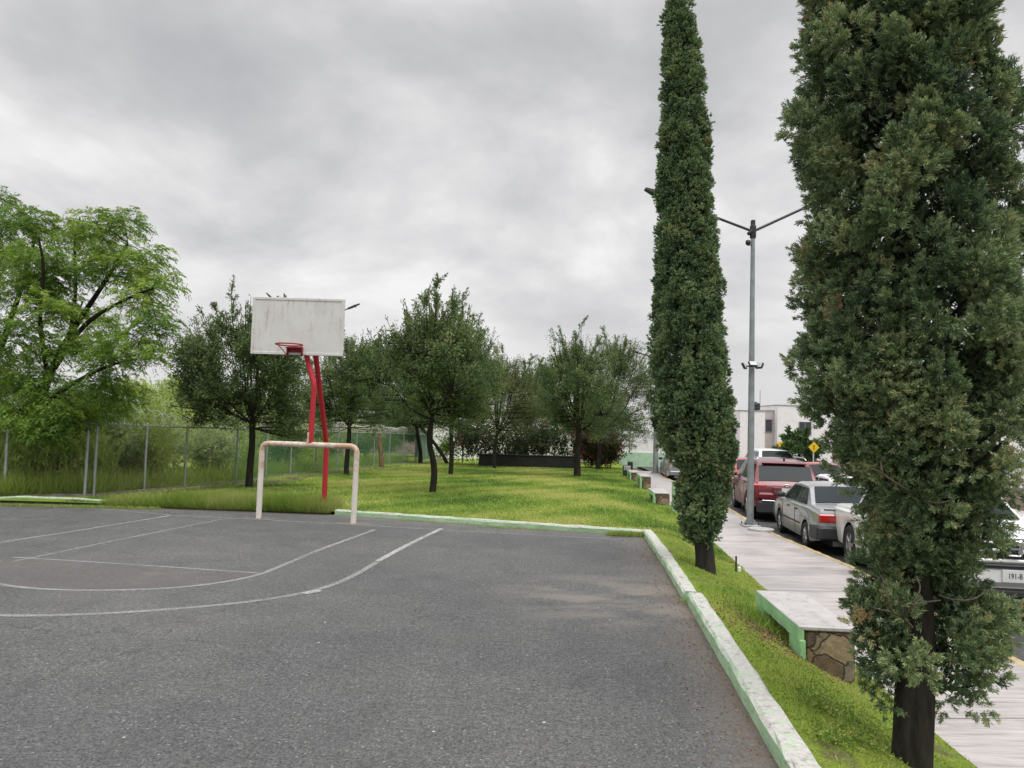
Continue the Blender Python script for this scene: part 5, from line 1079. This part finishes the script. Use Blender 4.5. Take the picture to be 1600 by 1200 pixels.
# ------------------------------------------------------------------ cars
def car(name, label, loc, heading, S, paint, group='cars parked along the street'):
    """X forward, Y left, Z up; S holds the side profiles"""
    root = thing(name, label, 'car', loc, heading, group)
    top = np.array(S['top']); wid = np.array(S['wid']); wr = S['wr']; sill = S['sill']; fl = S['floor']
    xs = set(top[:, 0])|set(wid[:, 0]); x0, x1 = top[0, 0], top[-1, 0]
    ra = wr+.055
    for wx in S['wheels']:
        for t in np.linspace(-1, 1, 13): xs.add(wx+ra*math.sin(t*math.pi/2)*.999)
        xs.add(wx-ra-.004); xs.add(wx+ra+.004)
    for t in np.linspace(x0, x1, 26): xs.add(t)
    xs = sorted(x for x in xs if x0 <= x <= x1); xs = [x for i, x in enumerate(xs) if i == 0 or x-xs[i-1] > .002]
    belt = S['belt']; tum = S.get('tumble', .3)
    def sec(x):
        zt = float(np.interp(x, top[:, 0], top[:, 1])); w_ = float(np.interp(x, wid[:, 0], wid[:, 1])); zb = min(float(np.interp(x, *zip(*belt))), zt-.035)
        zs = sill+float(np.interp(x, [x0, x0+.5, x1-.5, x1], [S.get('rise', .12), 0, 0, S.get('rise', .12)]))
        for wx in S['wheels']:
            if abs(x-wx) < ra: zs = max(zs, wr+math.sqrt(max(0, ra*ra-(x-wx)**2)))
        zm = zs+(zb-zs)*.62; zm = max(zm, min(zb-.03, .62*zb)); g = zt-zb
        wt = w_-.06-tum*max(0, g-.05)
        return [(0, fl), (w_-.24, fl), (w_-.24, max(zs, fl)), (w_-.035, zs), (w_-.012, zs+(zm-zs)*.3), (w_, zm), (w_-.012, zb-.02), (w_-.045, zb), (wt, zt-min(.06, g*.4)), (wt-min(.1, .2*w_), zt-min(.012, g*.12)), (0, zt+.015*(1 if g > .1 else .6))]
    rings = [sec(x) for x in xs]; m = len(rings[0]); V = []
    for x, r in zip(xs, rings):
        V += [(x, y_, z_) for y_, z_ in r]+[(x, -y_, z_) for y_, z_ in r[1:-1][::-1]]
    k = 2*m-2; f = []; mi = []
    for i in range(len(xs)-1):
        for j in range(k):
            jj = (j+1) % k; f.append((i*k+j, i*k+jj, (i+1)*k+jj, (i+1)*k+j)); low = j in (0, 1, 2, k-1, k-2, k-3); mi.append(1 if low else 0)
    f += [tuple(range(k))[::-1], tuple(range((len(xs)-1)*k, len(xs)*k))]; mi += [0, 0]
    b = MB(); b.add(V, f); b.mi = mi; b.build('body', [MAT[paint], MAT['under']], root, True, 38)
    def ysurf(x, z):
        r = sec(x); a = r[7]; c = r[8]; t = np.clip((z-a[1])/(c[1]-a[1]+1e-6), 0, 1); return a[0]+(c[0]-a[0])*t
    for sg in (1, -1):
        for poly in S['side_glass']:
            pts = []
            for i, (x, z) in enumerate(poly):
                x2, z2 = poly[(i+1) % len(poly)]
                for t in (0, .5): xx_, zz_ = x+(x2-x)*t, z+(z2-z)*t; pts.append((xx_, sg*(ysurf(xx_, zz_)+.008), zz_))
            mb = MB(); mb.poly(pts if sg > 0 else pts[::-1]); mb.build('side_window', MAT['glass'], root)
    for nm, (xa, xb, ia, ib) in (('windshield', S['ws']), ('rear_window', S['rw'])):
        A = sec(xa); B = sec(xb); ya = A[9][0]-.02+ia; yb2 = B[9][0]-.0+ib; za, zb2 = A[10][1], B[10][1]; d = np.array([xb-xa, zb2-za]); d /= np.linalg.norm(d); nrm = np.array([-d[1], d[0]]); nrm = nrm*np.sign(nrm[1])*.012
        pts = []
        for s_ in (0, 1):
            for t in np.linspace(-1, 1, 7):
                yy_ = (ya if s_ == 0 else yb2)*t; z_ = (za if s_ == 0 else zb2)+nrm[1]-.008*t*t*2; x_ = (xa if s_ == 0 else xb)+nrm[0]; fr = .06 if s_ == 0 else -.04
                pts.append((x_+(xb-xa)*fr, yy_, z_+(zb2-za)*fr))
        mb = MB(); q = [(i, i+1, i+8, i+7) for i in range(6)]; mb.add(pts, q if xa > xb else [a[::-1] for a in q]); mb.build(nm, MAT['glass'], root, True)
    for wx in S['wheels']:
        for sg in (1, -1):
            yw_ = float(np.interp(wx, wid[:, 0], wid[:, 1]))-.03; tw = S.get('tw', .2); e = bpy.data.objects.new('wheel', None); COL.objects.link(e); e.parent = root; e.location = (wx, sg*yw_, wr)
            t = MB(); t.lathe([(wr*.62, 0), (wr*.68, .012), (wr*.92, .005), (wr, -.035), (wr, -tw+.035), (wr*.92, -tw), (wr*.6, -tw)] if sg > 0 else [(wr*.6, tw), (wr*.92, tw), (wr, tw-.035), (wr, .035), (wr*.92, -.005), (wr*.68, -.012), (wr*.62, 0)], 28, 'y'); t.build('tyre', MAT['tyre'], e, True, 40)
            rmb = MB(); ns2 = S.get('spokes', 5)
            pr = [(wr*.64, -.005), (wr*.6, -.01), (wr*.58, -.05), (wr*.001+.001, -.06)]; rmb.lathe(pr if sg > 0 else [(a_, -h_) for a_, h_ in pr][::-1], 28, 'y')
            for q in range(ns2):
                a_ = 2*math.pi*q/ns2; rot = Matrix.Rotation(a_, 3, 'Y'); c_ = rot @ Vector((wr*.32, 0, 0)); rmb.box((c_[0], -sg*.018, c_[2]), (wr*.58, .03, wr*.17), .006, rot)
            rmb.lathe([(.001, .0), (wr*.16, -.004), (wr*.16, -.04)] if sg > 0 else [(wr*.16, .04), (wr*.16, .004), (.001, 0)], 14, 'y'); rmb.build('rim', MAT['rim'], e, True, 40)
            MB().lathe([(wr*.58, -sg*.052), (.002, -sg*.055)] if sg > 0 else [(.002, .055), (wr*.58, .052)], 20, 'y').build('brake', MAT['under'], e)
    if 'mirror' in S:
        mx, mz = S['mirror']
        for sg in (1, -1):
            yy_ = ysurf(mx, mz)
            mb = MB(); mb.box((mx, sg*(yy_+.13), mz+.03), (.09, .2, .13), .03); mb.box((mx+.02, sg*(yy_+.03), mz-.01), (.05, .1, .04), .01); mb.build('mirror', MAT[S.get('mirror_mat', paint)], root, True, 50)
    return root, sec
def handles(root, sec, pts, z, mat):
    for x in pts:
        for sg in (1, -1):
            r = sec(x); MB().box((x, sg*(r[5][0]+.004), z), (.16, .03, .035), .01).build('door_handle', MAT[mat], root)
def seams(root, sec, xs, z0, z1):
    for x in xs:
        for sg in (1, -1):
            pts = []
            for z in np.linspace(z0, z1, 6):
                r = sec(x); yv = np.interp(z, [r[3][1], r[4][1], r[5][1], r[6][1], r[7][1]], [r[3][0], r[4][0], r[5][0], r[6][0], r[7][0]]); pts.append((x, sg*(yv+.001), z))
            mb = MB(); mb.tube(pts, .005, 4); mb.build('door_seam', MAT['under'], root)

HD = R(90-5.5)
def place_left_wheel(pt, wx, wy, hd):      # car origin so that the left wheel at local (wx, wy) stands on pt
    c, s = math.cos(hd), math.sin(hd); return (pt[0]-(wx*c-wy*s), pt[1]-(wx*s+wy*c), RDZ)
# silver sedan
SED = dict(top=[(-2.17, .62), (-2.15, .80), (-2.08, .955), (-1.62, 1.0), (-1.50, 1.005), (-.92, 1.335), (-.7, 1.375), (-.1, 1.39), (.3, 1.37), (.45, 1.335), (1.1, .985), (1.25, .955), (1.85, .86), (2.08, .74), (2.16, .58)],
           wid=[(-2.17, .74), (-2.1, .79), (-1.8, .82), (0, .835), (1.6, .82), (2.05, .77), (2.16, .68)], belt=[(-2.17, .86), (-1.5, .92), (1.1, .9), (2.16, .7)], wheels=(-1.16, 1.27), wr=.285, sill=.22, floor=.2, tumble=.38, rise=.1,
           side_glass=[[(-1.22, .955), (-.42, .95), (-.42, 1.28), (-.84, 1.28)], [(-.36, .95), (.83, .945), (.36, 1.28), (-.36, 1.285)]], ws=(1.1, .45, 0, 0), rw=(-1.5, -.92, .03, .02), mirror=(.72, .97), mirror_mat='bumperdark', spokes=8, tw=.18)
rw_ = G(1257, 856, RDZ); hd = R(90-7.5)
sed, sec = car('silver_sedan', 'boxy silver sedan with black bumper parked by the kerb beside the broad cypress', place_left_wheel(rw_, -1.16, .8, hd), hd, SED, 'silver')
handles(sed, sec, (-.3-.05, .62-.9+.05+.55-.9), .8, 'bumperdark') if False else handles(sed, sec, (-.52, .3-.1), .79, 'bumperdark'); seams(sed, sec, (-.4, .78), .26, .89)
MB().box((-2.13, 0, .46), (.2, 1.58, .3), .05).build('rear_bumper', MAT['bumperdark'], sed); MB().box((-1.9, .8, .46), (.55, .06, .28), .025).build('bumper_corner', MAT['bumperdark'], sed); MB().box((-1.9, -.8, .46), (.55, .06, .28), .025).build('bumper_corner', MAT['bumperdark'], sed)
MB().box((2.1, 0, .44), (.16, 1.5, .26), .05).build('front_bumper', MAT['bumperdark'], sed)
for sg in (1, -1):
    MB().box((-2.115, sg*.545, .76), (.14, .46, .17), .02).build('tail_lamp', MAT['tail'], sed); MB().box((-2.135, sg*.36, .755), (.11, .1, .12), .015).build('indicator', MAT['amber'], sed)
    MB().box((2.08, sg*.5, .68), (.12, .36, .14), .02).build('headlamp', MAT['lampclear'], sed)
    MB().box((0, sg*.833, .5), (1.6, .02, .035), .005).build('side_trim', MAT['bumperdark'], sed)
MB().box((-2.16, 0, .77), (.03, .56, .15), .008).build('boot_panel', MAT['silver'], sed); MB().box((-2.18, .0, .79), (.012, 1.2, .015), .002).build('boot_line', MAT['bumperdark'], sed)
MB().box((-2.185, 0, .73), (.012, .3, .13), .003).build('number_plate', MAT['plate'], sed); MB().box((-2.09, 0, .952), (.06, 1.3, .02), .005).build('boot_lid_edge', MAT['silver'], sed)
# dark red suv
SUVP = dict(top=[(-2.44, .6), (-2.45, .85), (-2.41, 1.0), (-2.33, 1.11), (-2.16, 1.36), (-1.99, 1.585), (-1.86, 1.665), (-1.2, 1.72), (-.2, 1.735), (.25, 1.71), (.45, 1.66), (1.2, 1.18), (1.35, 1.13), (2.15, 1.0), (2.4, .82), (2.48, .6)],
            wid=[(-2.44, .84), (-2.36, .91), (-2.05, .955), (0, .965), (1.6, .955), (2.2, .9), (2.48, .74)], belt=[(-2.44, .98), (-2.2, 1.1), (1.2, 1.04), (2.48, .75)], wheels=(-1.4, 1.45), wr=.37, sill=.3, floor=.26, tumble=.36, rise=.14,
            side_glass=[[(-1.98, 1.22), (-1.3, 1.15), (-1.3, 1.58), (-1.78, 1.57)], [(-1.24, 1.15), (-.32, 1.13), (-.32, 1.6), (-1.24, 1.59)], [(-.24, 1.13), (.85, 1.12), (.36, 1.59), (-.24, 1.61)]], ws=(1.2, .45, 0, 0), rw=(-2.33, -2.0, .0, .05), mirror=(.82, 1.12), spokes=6, tw=.23)
rs = G(1166, 808, RDZ); hd = R(90-9.5)
suv, sec = car('red_suv', 'dark red sport utility vehicle with white plate parked ahead of the silver sedan', place_left_wheel(rs, -1.4, .93, hd), hd, SUVP, 'carred')
handles(suv, sec, (-1.0, .02), 1.0, 'carred'); seams(suv, sec, (-1.27, -.27, .95), .36, 1.07)
for sg in (1, -1):
    mb = MB(); mb.box((-2.3, sg*.72, 1.0), (.26, .34, .1), .03); mb.box((-2.22, sg*.86, 1.02), (.34, .12, .1), .03); mb.build('tail_lamp', MAT['tail'], suv)
    MB().box((2.33, sg*.66, .86), (.24, .4, .12), .03).build('headlamp', MAT['lampclear'], suv)
    MB().tube([(-1.7, sg*.66, 1.72), (-1.5, sg*.66, 1.77), (.0, sg*.67, 1.775), (.2, sg*.67, 1.72)], .018, 6).build('roof_rail', MAT['chrome'], suv, True)
MB().box((-1.97, 0, 1.63), (.22, 1.2, .035), .016).build('rear_spoiler', MAT['carred'], suv)
MB().box((-2.43, 0, .72), (.14, 1.6, .2), .05).build('rear_bumper', MAT['carred'], suv)
mb = MB(); mb.box((-2.44, 0, .42), (.16, 1.6, .36), .05); mb.build('bumper_skirt', MAT['bumperdark'], suv); MB().box((-2.5, 0, .6), (.06, 1.36, .035), .01).build('skirt_trim', MAT['chrome'], suv)
MB().box((-2.475, -.0, .85), (.05, .75, .26), .015).build('plate_recess', MAT['carred'], suv); MB().box((-2.51, -.02, .88), (.015, .34, .15), .003).build('number_plate', MAT['plate'], suv); MB().box((-2.51, .03, .68), (.02, .2, .13), .003).build('plate_holder', MAT['plate'], suv)
mb = MB(); mb.tube([(-2.43, .095*math.cos(a), 1.0+.065*math.sin(a)) for a in np.linspace(0, 6.2832, 21)], .011, 6, False); mb.tube([(-2.435, .04*math.cos(a), 1.0+.06*math.sin(a)) for a in np.linspace(0, 6.2832, 15)], .008, 5, False); mb.tube([(-2.432, .065*math.cos(a), 1.03+.024*math.sin(a)) for a in np.linspace(0, 6.2832, 15)], .008, 5, False); mb.build('badge', MAT['chrome'], suv, True)
MB().tube([(-2.28, -.05, 1.17), (-2.25, .4, 1.2)], .014, 6).build('wiper', MAT['black'], suv); MB().box((-2.0, 0, 1.73), (.06, .05, .09), .01).build('roof_antenna', MAT['black'], suv)
# white pickup facing the camera
PKP = dict(top=[(-2.62, .85), (-2.6, 1.03), (-2.55, 1.08), (-1.22, 1.12), (-1.18, 1.16), (-.92, 1.66), (-.8, 1.73), (-.3, 1.78), (.3, 1.775), (.55, 1.7), (1.3, 1.22), (1.45, 1.17), (2.3, 1.16), (2.52, 1.1), (2.6, .9), (2.63, .55)],
           wid=[(-2.62, .94), (-2.4, .98), (0, .99), (1.7, .985), (2.3, .93), (2.63, .82)], belt=[(-2.62, 1.0), (1.3, 1.06), (2.63, .8)], wheels=(-1.45, 1.65), wr=.375, sill=.33, floor=.28, tumble=.3, rise=.12,
           side_glass=[[(-.98, 1.2), (-.1, 1.17), (-.1, 1.62), (-.76, 1.6)], [(-.02, 1.17), (.98, 1.16), (.46, 1.62), (-.02, 1.65)]], ws=(1.3, .55, 0, 0), rw=(-1.2, -.92, 0, 0), mirror=(.95, 1.2), spokes=5, tw=.24)
wp = G(1326, 881, RDZ); hd = R(-90-8.5); c_, s_ = math.cos(hd), math.sin(hd); wx, wy = -1.45, -.96
pk_, sec = car('white_pickup', 'white pickup truck facing the camera behind the broad cypress', (wp[0]-(wx*c_-wy*s_), wp[1]-(wx*s_+wy*c_), RDZ), hd, PKP, 'carwhite')
handles(pk_, sec, (-.75, .2), 1.0, 'carwhite'); seams(pk_, sec, (-1.05, -.06, 1.1), .4, 1.05)
for i, (z, h_) in enumerate(((1.1, .03), (1.02, .06), (.89, .075))): MB().box((2.56, 0, z), (.14, 1.06 if i else 1.3, h_), .008).build('grille_slot', MAT['black'], pk_)
for z, h_ in ((1.065, .045), (.955, .06), (.82, .05)): MB().box((2.585, 0, z), (.14, 1.16, h_), .015).build('grille_bar', MAT['carwhite'], pk_)
em = MB(); ew, eh = .115, .1; ex = 2.67
loop = [(-ew*.85, eh), (ew*.85, eh), (ew, eh*.8), (ew*.78, -eh*.85), (ew*.65, -eh), (-ew*.65, -eh), (-ew*.78, -eh*.85), (-ew, eh*.8), (-ew*.85, eh)]
em.tube([(ex, a, 1.0+b) for a, b in loop], .014, 6, False)
for sg in (1, -1):
    em.add([(ex+dx, sg*a, 1.0+b) for dx in (0, .02) for a, b in ((.06, .085), (.09, .085), (.068, -.085), (.042, -.085))], [(0, 1, 2, 3), (7, 6, 5, 4), (0, 4, 5, 1), (1, 5, 6, 2), (2, 6, 7, 3), (3, 7, 4, 0)])
em.box((ex+.01, 0, .995), (.02, .11, .03)); em.box((ex-.03, 0, 1.0), (.03, .2, .17), .01, None, 1); em.build('badge', [MAT['chrome'], MAT['black']], pk_)
MB().box((2.6, 0, .62), (.22, 1.76, .28), .06).build('front_bumper', MAT['carwhite'], pk_); MB().box((2.63, 0, .755), (.2, 1.3, .05), .01).build('lower_intake', MAT['black'], pk_); MB().box((2.58, 0, .38), (.2, 1.6, .14), .04).build('lower_valance', MAT['bumperdark'], pk_)
for sg in (1, -1): MB().box((2.46, sg*.74, 1.0), (.26, .32, .2), .04).build('headlamp', MAT['lampclear'], pk_)
plt = MB().box((2.725, 0, .63), (.015, .36, .17), .004).build('number_plate', MAT['plate'], pk_)
cu = bpy.data.curves.new('plate_text', 'FONT'); cu.body = '191-B'; cu.size = .1; cu.extrude = .0015; cu.align_x = 'CENTER'; cu.align_y = 'CENTER'
to = bpy.data.objects.new('tmp_text', cu); COL.objects.link(to); dg = bpy.context.evaluated_depsgraph_get(); me = bpy.data.meshes.new_from_object(to.evaluated_get(dg)); bpy.data.objects.remove(to)
t_o = link('plate_text', me, None, plt); me.materials.clear(); me.materials.append(MAT['plateink']); t_o.location = (2.7345, -.02, .63); t_o.rotation_euler = (R(90), 0, R(90)); t_o.scale = (.78, 1.05, 1)
# the other cars
def simple_car(name, label, loc, hd, S, paint, rear=True):
    o, sec = car(name, label, loc, hd, S, paint); x0 = S['top'][0][0]; x1 = S['top'][-1][0]; w_ = S['wid'][2][1]
    for sg in (1, -1):
        MB().box((x0+.1, sg*(w_-.2), .82), (.16, .26, .16), .03).build('tail_lamp', MAT['tail'], o); MB().box((x1-.12, sg*(w_-.24), .68), (.18, .34, .14), .03).build('headlamp', MAT['lampclear'], o)
    MB().box((x1-.0, 0, .42), (.14, 2*w_-.3, .2), .04).build('front_bumper', MAT['bumperdark'], o); MB().box((x0+.02, 0, .42), (.14, 2*w_-.2, .22), .04).build('rear_bumper', MAT[paint], o); MB().box((x0-.05, 0, .62), (.015, .32, .15), .003).build('number_plate', MAT['plate'], o); MB().box((x1+.0, 0, .62), (.1, .9, .12), .02).build('grille', MAT['black'], o)
    seams(o, sec, (-.4, .75), .3, .9); handles(o, sec, (-.55, .2), .83, paint); return o
p = D(1158, 740, 29.0); simple_car('red_car', 'red car half hidden behind the slim cypress, ahead of the dark red vehicle', (p[0]+.3, 29.4, RDZ), R(90-6), {**SED, 'top': [(a, b*1.06) for a, b in SED['top']], 'side_glass': [[(a, b*1.05) for a, b in q] for q in SED['side_glass']]}, 'brightred')
p = D(1277, 740, 25.5); simple_car('red_car', 'bright red car facing the camera on the far side of the street', (p[0]+.5, 26.5, RDZ), R(-90-8), {**SED, 'top': [(a, b*1.06) for a, b in SED['top']], 'side_glass': [[(a, b*1.05) for a, b in q] for q in SED['side_glass']]}, 'brightred')
p = D(1226, 720, 33); simple_car('white_car', 'white car whose roof shows above the dark red vehicle', (p[0], 34.5, RDZ), R(-90-6), {**SUVP, 'top': [(a, b*1.0) for a, b in SUVP['top']]}, 'carwhite')
p = D(1352, 740, 18.8); simple_car('white_car', 'white car on the far side of the street mostly hidden by the broad cypress', (p[0]+.2, 20.2, RDZ), R(-90-6), SED, 'carwhite')
p = D(1052, 752, 35.5); simple_car('silver_car', 'pale silver car parked far off by the pavement end', (p[0]+.75, 37.5, RDZ), R(90-6), {**SED, 'top': [(a, b*1.06) for a, b in SED['top']], 'side_glass': [[(a, b*1.05) for a, b in q] for q in SED['side_glass']]}, 'silver')
